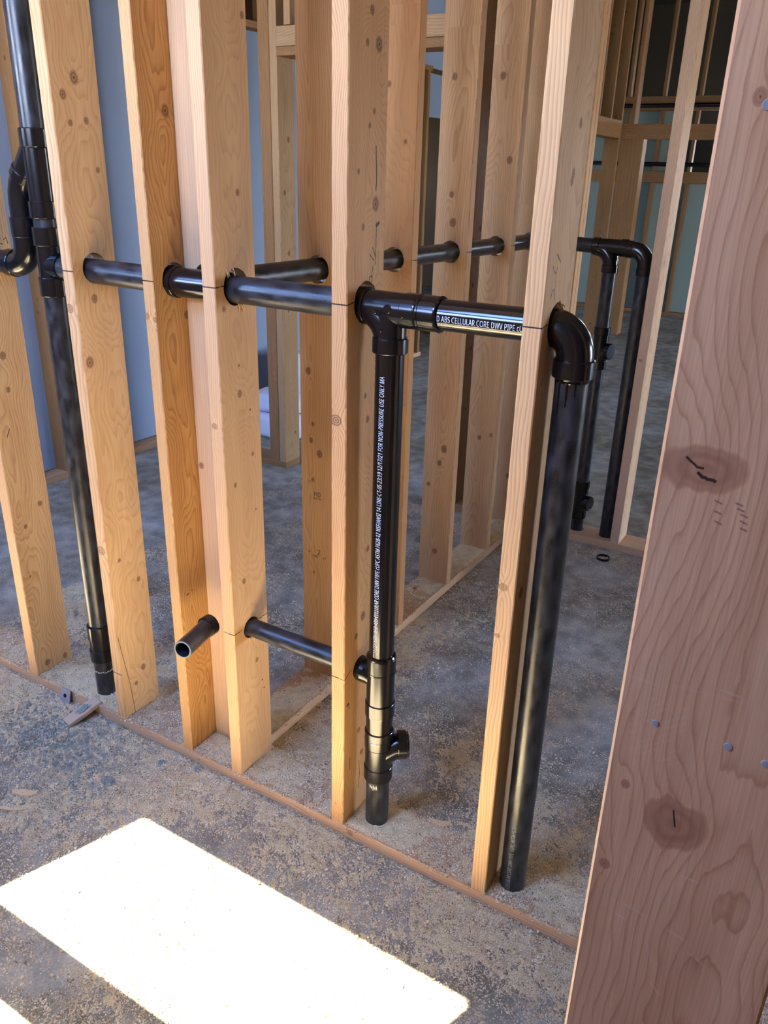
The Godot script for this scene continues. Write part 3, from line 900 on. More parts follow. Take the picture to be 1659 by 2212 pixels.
	rev(st, Vector3(xs, 1.462, zp), Vector3.DOWN, hub(0.0, 0.046, 0.0370, 0.0) + [Vector2(0.047, 0.0335), Vector2(0.122, 0.0335)] + hub(0.123, 0.172, 0.0370, 0.0335))
	sweep(st, [Vector3(xs, 1.366, zp), Vector3(xs + 0.05, 1.366, zp)], 0.0335)
	build(st, "sanitary_tee", M.fit, S)
	straight(S, Vector3(xs, 0.25, zp), Vector3(xs, 1.31, zp), R, "pipe", "long dusty pipe of the stack")
	st = mb()
	rev(st, Vector3(xs, 0.29, zp), Vector3.DOWN, hub(0.0, 0.05, 0.0365, 0.0) + [Vector2(0.051, 0.0335), Vector2(0.085, 0.0335)] + hub(0.086, 0.128, 0.0368, 0.0335))
	build(st, "coupling", M.fit, S)
	straight(S, Vector3(xs, -0.002, zp), Vector3(xs, 0.18, zp), 0.0302, "pipe")
	st = mb()
	for k in 26:
		var an := TAU * k / 26.0
		var p := Vector3(xs, 0.128 + 0.003 * sin(k * 2.3), zp) + Vector3(cos(an), 0, sin(an)) * 0.0306
		var q := Vector3(xs, 0.126 + 0.003 * sin(k * 3.1), zp) + Vector3(cos(an + 0.2), 0, sin(an + 0.2)) * 0.0306
		sweep(st, [p, q], [0.0014, 0.0009], 6)
	build(st, "glue_drip", M.glue, S, Transform3D.IDENTITY, "ring of pale dried glue")

# ---------------------------------------------------------------- walls behind
func rear_walls() -> void:
	var K := c255(93, 62, 37)
	var pale := [c255(194, 155, 108), c255(160, 115, 72), K]
	var B := thing("stud_frame", "stud wall running away from the near wall, one vent pipe through it", "stud frame")
	var HC := 1.36
	var hx := -0.067
	var mats := []
	var kn := [
		[[0.23, 1.074, 0.008], [0.32, 0.737, 0.006], [0.52, 0.825, 0.009], [0.29, 0.863, 0.006], [0.34, 0.915, 0.005], [0.2, 0.488, 0.004], [0.33, 0.418, 0.005]],
		[[0.26, 1.853, 0.007], [0.72, 1.699, 0.006]],
		[[0.36, 1.909, 0.008], [0.45, 1.547, 0.008], [0.53, 1.456, 0.011], [0.65, 0.623, 0.011], [0.52, 0.562, 0.009], [0.2, 0.465, 0.009], [0.53, 0.177, 0.009]],
		[[0.33, 1.95, 0.011], [0.72, 1.667, 0.011], [0.44, 0.562, 0.009], [0.83, 0.582, 0.009]]]
	var cf := [{"sp": 0.007, "h": 0.012, "con": 0.7, "uc": 0.3}, {"sp": 0.012, "h": 0.06, "con": 0.35, "uc": 0.9, "sp2": 0.006}, {"sp": 0.008, "h": 0.02, "con": 0.7, "uc": 0.5}, {"sp": 0.009, "h": 0.03, "con": 0.6, "uc": 0.3}]
	for i in 4:
		var pal := pale if i != 1 else [c255(189, 142, 91), c255(157, 106, 61), K]
		mats.append(wood_mat(wood(11 + i, 150, 1100, DEEP, 2.05, 0.0, pal, cf[i], kn[i], [], [edge_line(1.36)])))
	M.w_b = mats
	# faces of these studs look towards +z; the board's u runs from its right edge, so knots are mirrored
	b_stud(B, -1.490, mats[1], [[HC + 0.004, hx, 0.037]], 0.4)
	for i in 7:
		var zf: float = [-1.872, -2.284, -2.680, -3.077, -3.440, -3.890, -3.9305][i]
		var o := b_stud(B, zf, mats[[0, 1, 2, 3, 0, 3, 2][i]], [[HC - 0.002 * i, hx, 0.038]] if i < 5 else [], 0.0 if i < 4 else 0.55, true if i < 4 else false)
		if i == 0: grade_stamp(o, zf)
	z_plate(B, XB, -1.480, -3.99, TH, 0.133, M.w_plate, [], "bottom_plate", TH, 0.3)
	z_plate(B, XB, -1.480, -3.99, TOP + TH, 0.133, M.w_plate, [], "top_plate", TH, 0.3)
	# --- cross wall further back
	var C := thing("stud_frame", "stud wall across the back of the bay holding two thin pipe drops", "stud frame")
	var zc := -3.489
	M.w_grey = wood_mat(wood(21, 150, 1100, DEEP, 2.05, 0.0, [c255(206, 172, 134), c255(168, 136, 106), K], {"sp": 0.02, "h": 0.05, "con": 0.6, "uc": 0.2, "sp2": 0.004}, [[0.3, 1.3, 0.005], [0.5, 1.7, 0.005]], [[0.5, 0.9, 0.006]]))
	a_stud(C, -0.832, M.w_grey, [], 0.0, false, zc, DEEP, TH, TOP, 0.042)
	a_stud(C, -0.42, mats[0], [], 0.2, false, zc)
	a_stud(C, 0.0, mats[1], [], 0.2, false, zc)
	x_plate(C, XB, 0.9, TH, zc, DEEP, M.w_plate, [[-1.015 - XB, -0.068, 0.034], [-0.87 - XB, -0.068, 0.034]], "bottom_plate", TH, 0.8)
	x_plate(C, XB, 0.9, TOP + TH, zc, DEEP, M.w_plate, [], "top_plate", TH, 0.8)
	# --- vent line through both
	var V := thing("vent_pipe", "black vent pipe passing through the receding studs to two far drops", "pipe")
	var R := 0.0300
	var zv := -3.553
	straight(V, Vector3(-1.345, 1.364, -1.455), Vector3(-1.345, 1.352, zv + 0.05), R, "pipe", "dark horizontal pipe threaded through four studs")
	var st := mb()
	sweep(st, [Vector3(-1.345, 1.352, zv + 0.07)] + arc(Vector3(-1.29, 1.350, zv + 0.055), Vector3.LEFT, Vector3.FORWARD, 0.055, 10) + [Vector3(-1.27, 1.350, zv)], 0.033)
	build(st, "elbow", M.fit, V)
	straight(V, Vector3(-1.28, 1.350, zv), Vector3(-0.93, 1.338, zv), R, "pipe")
	st = mb()
	rev(st, Vector3(-1.10, 1.343, zv), Vector3.RIGHT, hub(0.0, 0.03, 0.0362, 0.0) + [Vector2(0.031, 0.0333), Vector2(0.12, 0.0333)] + hub(0.121, 0.15, 0.0362, 0.0333))
	sweep(st, arc(Vector3(-1.085, 1.270, zv), Vector3.UP, Vector3.RIGHT, 0.068, 10) + [Vector3(-1.017, 1.255, zv)], 0.033)
	rev(st, Vector3(-1.017, 1.272, zv), Vector3.DOWN, hub(0.0, 0.032, 0.0362, 0.0))
	build(st, "sanitary_tee", M.fit, V)
	st = mb()
	rev(st, Vector3(-0.955, 1.339, zv), Vector3.RIGHT, hub(0.0, 0.028, 0.0355, 0.0))
	sweep(st, [Vector3(-0.95, 1.338, zv)] + arc(Vector3(-0.927, 1.282, zv), Vector3.UP, Vector3.RIGHT, 0.056, 12) + [Vector3(-0.871, 1.25, zv)], 0.0335)
	rev(st, Vector3(-0.871, 1.268, zv), Vector3.DOWN, hub(0.0, 0.03, 0.0355, 0.0))
	build(st, "elbow", M.fit, V)
	straight(V, Vector3(-0.871, -0.002, zv), Vector3(-0.871, 1.26, zv), R, "pipe", "plain slender drop beside a grey stud")
	straight(V, Vector3(-1.015, -0.002, zv), Vector3(-1.017, 1.25, zv), R, "pipe", "slender drop with two capped cleanouts")
	for y in [0.90, 0.175]:
		st = mb()
		rev(st, Vector3(-1.015, y + 0.11, zv), Vector3.DOWN, hub(0.0, 0.034, 0.0365, 0.0) + [Vector2(0.035, 0.0335), Vector2(0.15, 0.0335)] + hub(0.151, 0.185, 0.0365, 0.0335))
		var cd := Vector3(1, 0, 0.25).normalized()
		sweep(st, [Vector3(-1.015, y - 0.03, zv), Vector3(-1.015, y, zv) + cd * 0.025, Vector3(-1.015, y + 0.008, zv) + cd * 0.045], [0.03, 0.031, 0.032])
		rev(st, Vector3(-1.015, y + 0.008, zv) + cd * 0.036, cd, hub(0.0, 0.02, 0.0355, 0.0))
		build(st, "cleanout_tee", M.fit, V)

func grade_stamp(parent: Node3D, zf: float) -> void:
	for s in [["HD", -1.350, 0.690, 0.020], ["HEM-FIR", -1.352, 0.676, 0.008], ["2", -1.345, 0.492, 0.024], ["S-DRY", -1.36, 0.476, 0.009], ["HT", -1.325, 0.476, 0.010]]:
		var tm := TextMesh.new()
		var f := SystemFont.new()
		f.font_names = PackedStringArray(["Droid Sans"])
		tm.font = f
		tm.text = s[0]
		tm.font_size = 32
		tm.pixel_size = s[3] / 32.0
		tm.depth = 0.0002
		var o := MeshInstance3D.new()
		o.mesh = tm
		o.material_override = M.stamp
		o.name = "grade_stamp"
		parent.add_child(o, true)
		o.transform = parent.transform.affine_inverse() * Transform3D(Basis.IDENTITY, Vector3(s[1], s[2], zf + 0.0004))

# ---------------------------------------------------------------- stud close to the viewer
func near_post() -> void:
	var W := thing("stud_frame", "stub of framing close by with one broad knotty board", "stud frame")
	var zf := -0.489
	var d := 0.137
	var xr := -0.094 + d
	# across is measured from the right edge
	var ac := func(x: float) -> float: return (xr - x) / d
	var scuffs := []
	var pinkish := [222, 200, 192, 0.05]
	for q in [[0.786, 1.0993, 0.669, 1.0967], [0.82, 1.0865, 0.765, 1.0848], [0.531, 1.0932, 0.441, 1.0906], [0.636, 1.0738, 0.58, 1.0546], [0.531, 1.1487, 0.448, 1.1491], [0.565, 1.0342, 0.502, 1.0247], [0.404, 1.0803, 0.324, 1.0755], [0.755, 1.3029, 0.411, 1.307], [0.991, 1.2999, 0.829, 1.299], [0.54, 1.3108, 0.456, 1.3099]]:
		scuffs.append([false, 0.0011, [[q[0], q[1]], [q[2], q[3]]], pinkish])
	for row in 26:      # pressed marks of the grader's toothed roller
		for colm in 5:
			var u: float = 0.90 - colm * 0.052 + 0.01 * (row % 3)
			var y := 1.288 - row * 0.0019
			if (colm + row / 6) % 3 == 0 or u > 0.93: continue
			scuffs.append([false, 0.0004, [[u, y], [u - 0.030, y + 0.0002]], [236, 190, 150, 0.06]])
	for q in [[0.651, 1.4388], [0.64, 1.4355], [0.623, 1.4323], [0.618, 1.428], [0.612, 1.4236], [0.736, 1.4376], [0.719, 1.4245], [0.73, 1.431]]:
		scuffs.append([false, 0.0006, [[q[0], q[1]], [q[0] - 0.03, q[1] - 0.0012]], [126, 84, 70, 0.12]])
	var t := wood(31, 460, 1300, d, 0.85, 0.90, [c255(206, 160, 120), c255(158, 108, 74), c255(138, 90, 66)], {"sp": 0.0066, "h": 0.03, "con": 0.8, "uc": 0.34, "sp2": 0.006, "nz": 0.004, "hv": 0.6, "sv": 0.02, "con2": 0.3, "pw": 7.0, "kcore": 0.66, "kring": 0.16, "ksharp": 4.5},
		[[ac.call(-0.066), 1.456, 0.0200, 0.45], [ac.call(-0.041), 1.192, 0.0165, 1.1], [ac.call(-0.079), 1.21, 0.003], [ac.call(-0.0745), 1.655, 0.003], [ac.call(-0.084), 1.13, 0.004]], [],
		[[false, 0.0007, [[ac.call(-0.078), 1.461], [ac.call(-0.071), 1.456], [ac.call(-0.068), 1.456]]], [false, 0.001, [[ac.call(-0.070), 1.4525], [ac.call(-0.067), 1.4505], [ac.call(-0.060), 1.4495]]], [false, 0.0006, [[ac.call(-0.044), 1.203], [ac.call(-0.041), 1.19]]]] + scuffs)
	var m := board(TH, d, TH, TOP, [], 0.0022, 0.85, -0.90, false)
	var mat := wood_mat(t, 0.55)
	var post := inst(m, "stud", mat, W, Transform3D(Basis(Vector3.UP, PI * 0.5), Vector3(xr, 0, zf)), "broad pinkish brown stud with two large knots")
	z_plate(W, xr, 0.42, -0.72, TH, d, M.w_plate)
	for p in [[-0.0672, 1.269, 0.0026], [-0.0198, 1.270, 0.003], [0.004, 1.2665, 0.003], [-0.0705, 1.651, 0.0028]]:
		var st := mb()
		rev(st, Vector3.ZERO, Vector3.BACK, [Vector2(0, p[2]), Vector2(0.0008, p[2]), Vector2(0.0012, p[2] * 0.85), Vector2(0.0013, 0)], 20)
		var o := build(st, "nail_head", M.steel, post)
		o.transform = post.transform.affine_inverse() * Transform3D(Basis.IDENTITY, Vector3(p[0], p[1], zf - 0.0004))

# ---------------------------------------------------------------- further rooms
func far_framing() -> void:
	var mats: Array = M.w_b
	var brown := wood_mat(wood(41, 96, 700, DEEP, 2.05, 0.0, [c255(152, 113, 71), c255(118, 83, 47), c255(77, 53, 33)], {"sp": 0.009, "h": 0.03, "con": 0.6}, [[0.4, 0.5, 0.008], [0.6, 1.4, 0.008]]))
	# side wall lined with pale boards
	var D := thing("stud_frame", "side partition of studs lined with pale bluish boards", "stud frame")
	for i in 5:
		var za := -0.4 - i * 1.22
		var st := mb()
		cbox(st, Vector3(-3.742, 0.04, za), Vector3(-3.730, 2.40, za - 1.216), 0.001)
		build(st, "lining_board", M.panel, D)
	z_plate(D, -3.642, 0.3, -6.75, TH, 0.088, M.w_plate, [], "bottom_plate")
	z_plate(D, -3.642, 0.3, -6.75, 2.438, 0.105, brown, [], "rail", TH)
	for i in 16:
		var z := -0.68 - i * 0.4
		if z < -6.75: break
		b_stud(D, z, brown if i % 2 else mats[3], [], 0.1 * i, false, -3.642, 0.088, TH, 2.40)
	for i in 8:
		b_stud(D, -3.3 - i * 0.45, brown, [], 0.1 * i, false, -3.70, 0.137, 2.44, TOP)
	# boards on to the dark doorway
	var st2 := mb()
	cbox(st2, Vector3(-3.742, 2.06, -6.75), Vector3(-3.730, 2.40, -7.65), 0.001)
	build(st2, "lining_board", M.panel, D)
	for i in 4:
		st2 = mb()
		cbox(st2, Vector3(-3.742, 0.04, -7.65 - i * 0.92), Vector3(-3.730, 2.40, -8.565 - i * 0.92), 0.001)
		build(st2, "lining_board", M.panel, D)
	for i in 4:
		st2 = mb()
		cbox(st2, Vector3(-3.742, 2.44, -5.1 - i * 1.5), Vector3(-3.730, 3.9, -6.59 - i * 1.5), 0.001)
		build(st2, "lining_board", M.panel, D)
	# stub wall with the head of an opening
	var F := thing("stud_frame", "short return wall with a header over the opening beside it", "stud frame")
	var ze := -3.497
	M.w_olive = wood_mat(wood(42, 120, 900, DEEP, 2.05, 0.0, [c255(177, 144, 102), c255(145, 111, 73), c255(81, 57, 37)], {"sp": 0.012, "h": 0.04, "con": 0.5}, [[0.5, 1.2, 0.01], [0.6, 1.75, 0.012], [0.4, 0.9, 0.007], [0.7, 0.2, 0.008], [0.3, 1.5, 0.008]]))
	a_stud(F, -2.79, M.w_olive, [], 0.0, false, ze, 0.133, TH, TOP, 0.045)
	a_stud(F, -2.86, brown, [], 0.0, false, ze, 0.133, TH, TOP, 0.068)
	x_plate(F, -3.62, -2.745, TH, ze, 0.133, brown)
	x_plate(F, -2.745, -1.69, 2.237, ze, 0.133, M.w_olive, [], "header", 0.085)
	x_plate(F, -2.745, -1.69, 2.150, ze, 0.133, brown, [], "header", TH)
	for x in [-1.685, -1.60, -1.50]:
		a_stud(F, x, M.w_olive, [], x, false, ze, 0.133, TH, TOP)
	x_plate(F, -1.69, -1.412, TH, ze, 0.133, brown)
	for i in 3:
		a_stud(F, -2.70 + i * 0.33, M.w_olive, [], 0.3 * i, false, ze, 0.133, 2.24, TOP)
	# wrapped bundles on the floor beyond
	for i in 3:
		var b := thing("wrapped_bundle", ["white plastic wrapped bundle at the bottom of the heap by the pale boards", "white plastic wrapped bundle lying on another one", "crumpled white plastic sheet heaped against pale boards"][i], "bundle", [Vector3(-3.18, 0, -3.98), Vector3(-3.20, 0.152, -4.02), Vector3(-3.42, 0.0, -4.55)][i])
		var st := mb()
		var hs: Vector3 = [Vector3(0.40, 0.15, 0.22), Vector3(0.36, 0.13, 0.20), Vector3(0.24, 0.42, 0.30)][i]
		soft_box(st, hs, 50 + i)
		build(st, "wrapper", M.plastic, b)
	# framed wall ends beyond the back bay
	var H := thing("stud_frame", "distant brown framing corner with blocking above head height", "stud frame")
	b_stud(H, -8.82, brown, [], 0.37, false, -2.60, 0.15, TH, TOP)
	z_plate(H, -2.60, -8.78, -8.90, TH, 0.15, brown)
	z_plate(H, -2.60, -7.2, -8.82, 2.14, 0.15, brown, [], "header", 0.16)
	for i in 4:
		b_stud(H, -7.35 - i * 0.37, brown, [], 0.2 * i, false, -2.60, 0.15, 2.14, TOP)
	var G := thing("stud_frame", "distant cross wall with a long header beam over an opening", "stud frame")
	x_plate(G, -2.60, 2.5, 2.11, -8.86, 0.14, brown, [], "header", 0.135)
	for i in 9:
		a_stud(G, -2.52 + i * 0.45, brown, [], 0.2 * i, false, -8.86, 0.14, 2.11, TOP)
	for i in 6:
		a_stud(G, -2.595 + i * 0.0385, brown, [], 0.5 * i, false, -8.86, 0.14, TH, 1.975)
	a_stud(G, 0.5, brown, [], 0.5, false, -8.86, 0.14, TH, 1.975)
	# furthest partition: pale boards behind dark studs and rails
	var N := thing("stud_frame", "furthest partition of dark studs in front of pale boards", "stud frame")
	for i in 12:
		a_stud(N, -3.6 + i * 0.42, brown, [], 0.2 * i, false, -10.9, 0.09, TH, TOP)
	x_plate(N, -3.66, 1.6, TH, -10.9, 0.09, brown)
	x_plate(N, -3.66, 1.6, 1.70, -10.88, 0.06, brown, [], "rail", 0.13)
	x_plate(N, -3.66, 1.6, 2.52, -10.88, 0.10, brown, [], "rail", 0.15)
	for i in 4:
		var st := mb()
		cbox(st, Vector3(-3.66 + i * 1.22, 0.04, -11.0), Vector3(-2.445 + i * 1.22, 1.60, -11.012), 0.001)
		build(st, "lining_board", M.panel_far, N)
	for i in 2:
		var st := mb()
		cbox(st, Vector3(-3.66 + i * 0.6, 1.60, -11.0), Vector3(-3.07 + i * 0.6, 2.45, -11.012), 0.001)
		build(st, "lining_board", M.panel_far, N)
	for y in [1.78, 2.42]:
		var g := thing("black_pipe", ["thin black pipe strung across the furthest studs at shoulder height", "thin black pipe strung across the furthest studs above the openings"][0 if y < 2 else 1], "pipe")
		var st := mb()
		sweep(st, [Vector3(-3.66, y, -10.85), Vector3(1.6, y, -10.85)], 0.024, 12)
		build(st, "tube", M.fit, g)

# a rounded, slightly crumpled pillow of a box standing on y = 0
func soft_box(st: SurfaceTool, hs: Vector3, seed_: int) -> void:
	var n := FastNoiseLite.new()
	n.seed = seed_
	n.frequency = 7.0
	var nu := 40
	var nv := 24
	var p := func(i: int, j: int) -> Vector3:
		var a := TAU * i / nu
		var b := PI * (float(j) / nv - 0.5)
		var sg := func(v: float, e: float) -> float: return signf(v) * pow(absf(v), e)
		var v := Vector3(sg.call(cos(b), 0.35) * sg.call(cos(a), 0.35), sg.call(sin(b), 0.45), sg.call(cos(b), 0.35) * sg.call(sin(a), 0.35))
		v = Vector3(v.x * hs.x * 0.5, (v.y * 0.5 + 0.5) * hs.y, v.z * hs.z * 0.5)
		var k := n.get_noise_3dv(v * 1.6) * 0.05
		return Vector3(v.x * (1 + k), maxf(0.0, v.y * (1 + k * 1.5)), v.z * (1 + k))
	for i in nu:
		for j in nv:
			var a: Vector3 = p.call(i, j); var b: Vector3 = p.call(i + 1, j); var c: Vector3 = p.call(i + 1, j + 1); var d: Vector3 = p.call(i, j + 1)
			var out := ((a + c) * 0.5 - Vector3(0, hs.y * 0.5, 0))
			var nn := (c - a).cross(d - b)
			if nn.length() < 1e-9: continue
			nn = nn.normalized()
			if nn.dot(out) < 0: nn = -nn
			quad(st, a, b, c, d, nn)

# ---------------------------------------------------------------- small things on the slab
func lump(st: SurfaceTool, r: Vector3, seed_: int) -> void:
	var n := FastNoiseLite.new()
	n.seed = seed_
	n.frequency = 1.6
	var nu := 22
	var nv := 10
	var p := func(i: int, j: int) -> Vector3:
		var a := TAU * (i % nu) / nu
		var b := PI * 0.5 * j / nv
		var v := Vector3(cos(a) * cos(b), sin(b), sin(a) * cos(b))
		var k := 1.0 + 0.5 * n.get_noise_3dv(v * 1.2) + 0.35 * n.get_noise_3dv(v * 4.0)
		return Vector3(v.x * r.x, v.y * r.y, v.z * r.z) * k
	for i in nu:
		for j in nv:
			var a: Vector3 = p.call(i, j); var b: Vector3 = p.call(i + 1, j); var c: Vector3 = p.call(i + 1, j + 1); var d: Vector3 = p.call(i, j + 1)
			var nn := (c - a).cross(d - b)
			if nn.length() < 1e-12: continue
			nn = nn.normalized()
			if nn.y < 0 and (a + c).dot(nn) < 0: nn = -nn
			if (a + c).dot(nn) < 0: nn = -nn
			quad(st, a, b, c, d, nn)

func chip_mesh(L: float, w: float, th: float, curl: float, seed_: int) -> ArrayMesh:
	var r := RandomNumberGenerator.new()
	r.seed = seed_
	var st := mb()
	var n := 10
	var prev := []
	for i in n + 1:
		var t := float(i) / n
		var ww := w * (0.35 + 0.65 * sin(PI * clampf(t * 0.9 + 0.08, 0, 1))) * r.randf_range(0.85, 1.1)
		var y := curl * 4.0 * (t - 0.5) * (t - 0.5) + 0.0005
		var x := (t - 0.5) * L
		var off := 0.12 * w * sin(t * 5.0 + seed_)
		var row := [Vector3(x, y, off - ww * 0.5), Vector3(x, y, off + ww * 0.5), Vector3(x, y + th, off + ww * 0.42), Vector3(x, y + th, off - ww * 0.42)]
		if prev.size() > 0:
			for k in 4:
				var k2 := (k + 1) % 4
				var nn: Vector3 = [Vector3.DOWN, Vector3(0, 0.3, 1).normalized(), Vector3.UP, Vector3(0, 0.3, -1).normalized()][k]
				quad(st, prev[k], prev[k2], row[k2], row[k], nn)
		if i == 0: quad(st, row[0], row[1], row[2], row[3], Vector3.LEFT)
		if i == n: quad(st, row[0], row[1], row[2], row[3], Vector3.RIGHT)
		prev = row
	return st.commit()

func loose_things() -> void:
	# black ring
	var ring := thing("pipe_ring", "thin black offcut ring lying on the slab by the back plate", "ring", Vector3(-0.822, 0.0, -3.372))
	var st := mb()
	rev(st, Vector3.ZERO, Vector3.UP, [Vector2(0.0, 0.026), Vector2(0.0, 0.0302), Vector2(0.011, 0.0302), Vector2(0.012, 0.0295), Vector2(0.012, 0.027), Vector2(0.011, 0.026), Vector2(0.0, 0.026)], 40)
	build(st, "band", M.black_rubber, ring)
	# steel strap bolted to the plate
	var strap := thing("anchor_washer", "small grey steel plate washer leaning on the bottom plate", "washer", Vector3(-1.968, 0.0, ZA + 0.006))
	st = mb()
	cbox(st, Vector3(-0.022, -0.022, 0), Vector3(0.022, 0.024, 0.004), 0.0012)
	build(st, "plate", M.steel, strap, Transform3D(Basis(Vector3.RIGHT, -0.25), Vector3(0, 0.024, 0.004)))
	st = mb()
	rev(st, Vector3(0, 0.026, 0.0078), Vector3(0, 0.25, 1), [Vector2(0.0, 0.0065), Vector2(0.0012, 0.0062), Vector2(0.0013, 0.003), Vector2(0.0002, 0.0028), Vector2(0.0002, 0)], 18)
	build(st, "bolt_hole", M.dark, strap)
	var scrap := thing("board_scrap", "mud caked scrap of board propped across the bottom plate edge", "scrap", Vector3(-1.852, 0.0, -1.305))
	st = mb()
	cbox(st, Vector3(-0.058, 0, -0.022), Vector3(0.058, 0.015, 0.022), 0.002)
	build(st, "board", M.mud, scrap, Transform3D(Basis(Vector3.UP, 1.32) * Basis(Vector3.BACK, 0.30), Vector3(0, 0.020, 0)))
	st = mb()
	lump(st, Vector3(0.030, 0.010, 0.018), 77)
	build(st, "mud_clod", M.chalk, scrap, Transform3D(Basis(Vector3.UP, 1.32) * Basis(Vector3.BACK, 0.30), Vector3(0.0, 0.030, 0.0)))
	# splinters and shavings large enough to pick out
	var chips := [[-1.719, -0.993, 0.055, 0.020, 0.005, 0.6, "broad pale wood shaving lying on grey chalky dust"], [-1.700, -0.935, 0.07, 0.007, 0.002, 0.5, "thin straight splinter beside a broad pale shaving"],
		[-0.700, -1.520, 0.05, 0.018, 0.002, 0.3, "stubby brown wood offcut behind the near bottom plate"], [-1.36, -1.20, 0.055, 0.005, 0.006, -0.9, "slim curled splinter near the bottom plate and chalky lumps"],
		[-0.375, -1.05, 0.045, 0.010, 0.004, 1.25, "yellowish shaving standing out beside the sunlit floor"], [-0.49, -1.04, 0.04, 0.006, 0.003, 1.4, "reddish sliver at the edge of the sunlit floor"],
		[-0.78, -1.17, 0.06, 0.003, 0.002, 0.35, "long thin needle of wood beside the sunlit patch"], [-1.66, -1.245, 0.085, 0.007, 0.002, 0.35, "grey weathered stick lying in chalky rubble"],
		[-2.06, -1.21, 0.04, 0.006, 0.003, -0.8, "pale sliver on sawdust in front of the leftmost stud"], [-1.37, -1.30, 0.06, 0.004, 0.008, 0.9, "curled sliver touching the near bottom plate"]]
	for i in chips.size():
		var c: Array = chips[i]
		var o := inst(chip_mesh(c[2] * 1.25, c[3] * 1.3, 0.0035 if c[3] > 0.015 else 0.0018, c[4], 60 + i), "wood_chip", M.chip if i != 7 else M.mud, self, Transform3D(Basis(Vector3.UP, c[5]), Vector3(c[0], 0.001, c[1])))
		tag(o, c[6], "wood chip", "wood chips on the slab")
	# grey-blue lumps of dried compound
	var lumps := [[-1.563, -1.148, 0.022, "largest blue grey lump among shavings before the near wall"], [-1.494, -1.285, 0.016, "blue grey lump close to the near bottom plate"], [-1.385, -1.325, 0.018, "blue grey lump against the bottom plate under the stub pipe"], [-1.55, -1.20, 0.012, "small blue grey crumb behind the largest lump"], [-0.30, -1.47, 0.03, "dark blue grey clod by the right-hand leg of pipe"]]
	for i in lumps.size():
		var l: Array = lumps[i]
		st = mb()
		lump(st, Vector3(l[2], l[2] * 0.5, l[2] * 0.8), 80 + i)
		var o := build(st, "dried_lump", M.chalk, self, Transform3D(Basis(Vector3.UP, i * 1.3), Vector3(l[0], 0, l[1])))
		tag(o, l[3], "lump", "dried lumps on the slab")

# ---------------------------------------------------------------- sawdust
var dn := FastNoiseLite.new()
var dn2 := FastNoiseLite.new()
func density(x: float, z: float) -> float:
	var b := 0.0
	if z > ZA:
		b = 0.30 + 0.55 * exp(-pow((ZA - z) / 0.20, 2.0))
		if x < -1.45: b += 0.12
	else:
		b = 0.06 + 0.62 * exp((z + 1.48) / 0.55)
		b += 0.55 * exp(-pow((z + 3.42) / 0.10, 2.0))
		b += 0.35 * exp(-pow((x - XB - 0.05) / 0.12, 2.0))
	return b + dn.get_noise_2d(x, z) * 0.55 + dn2.get_noise_2d(x, z) * 0.25

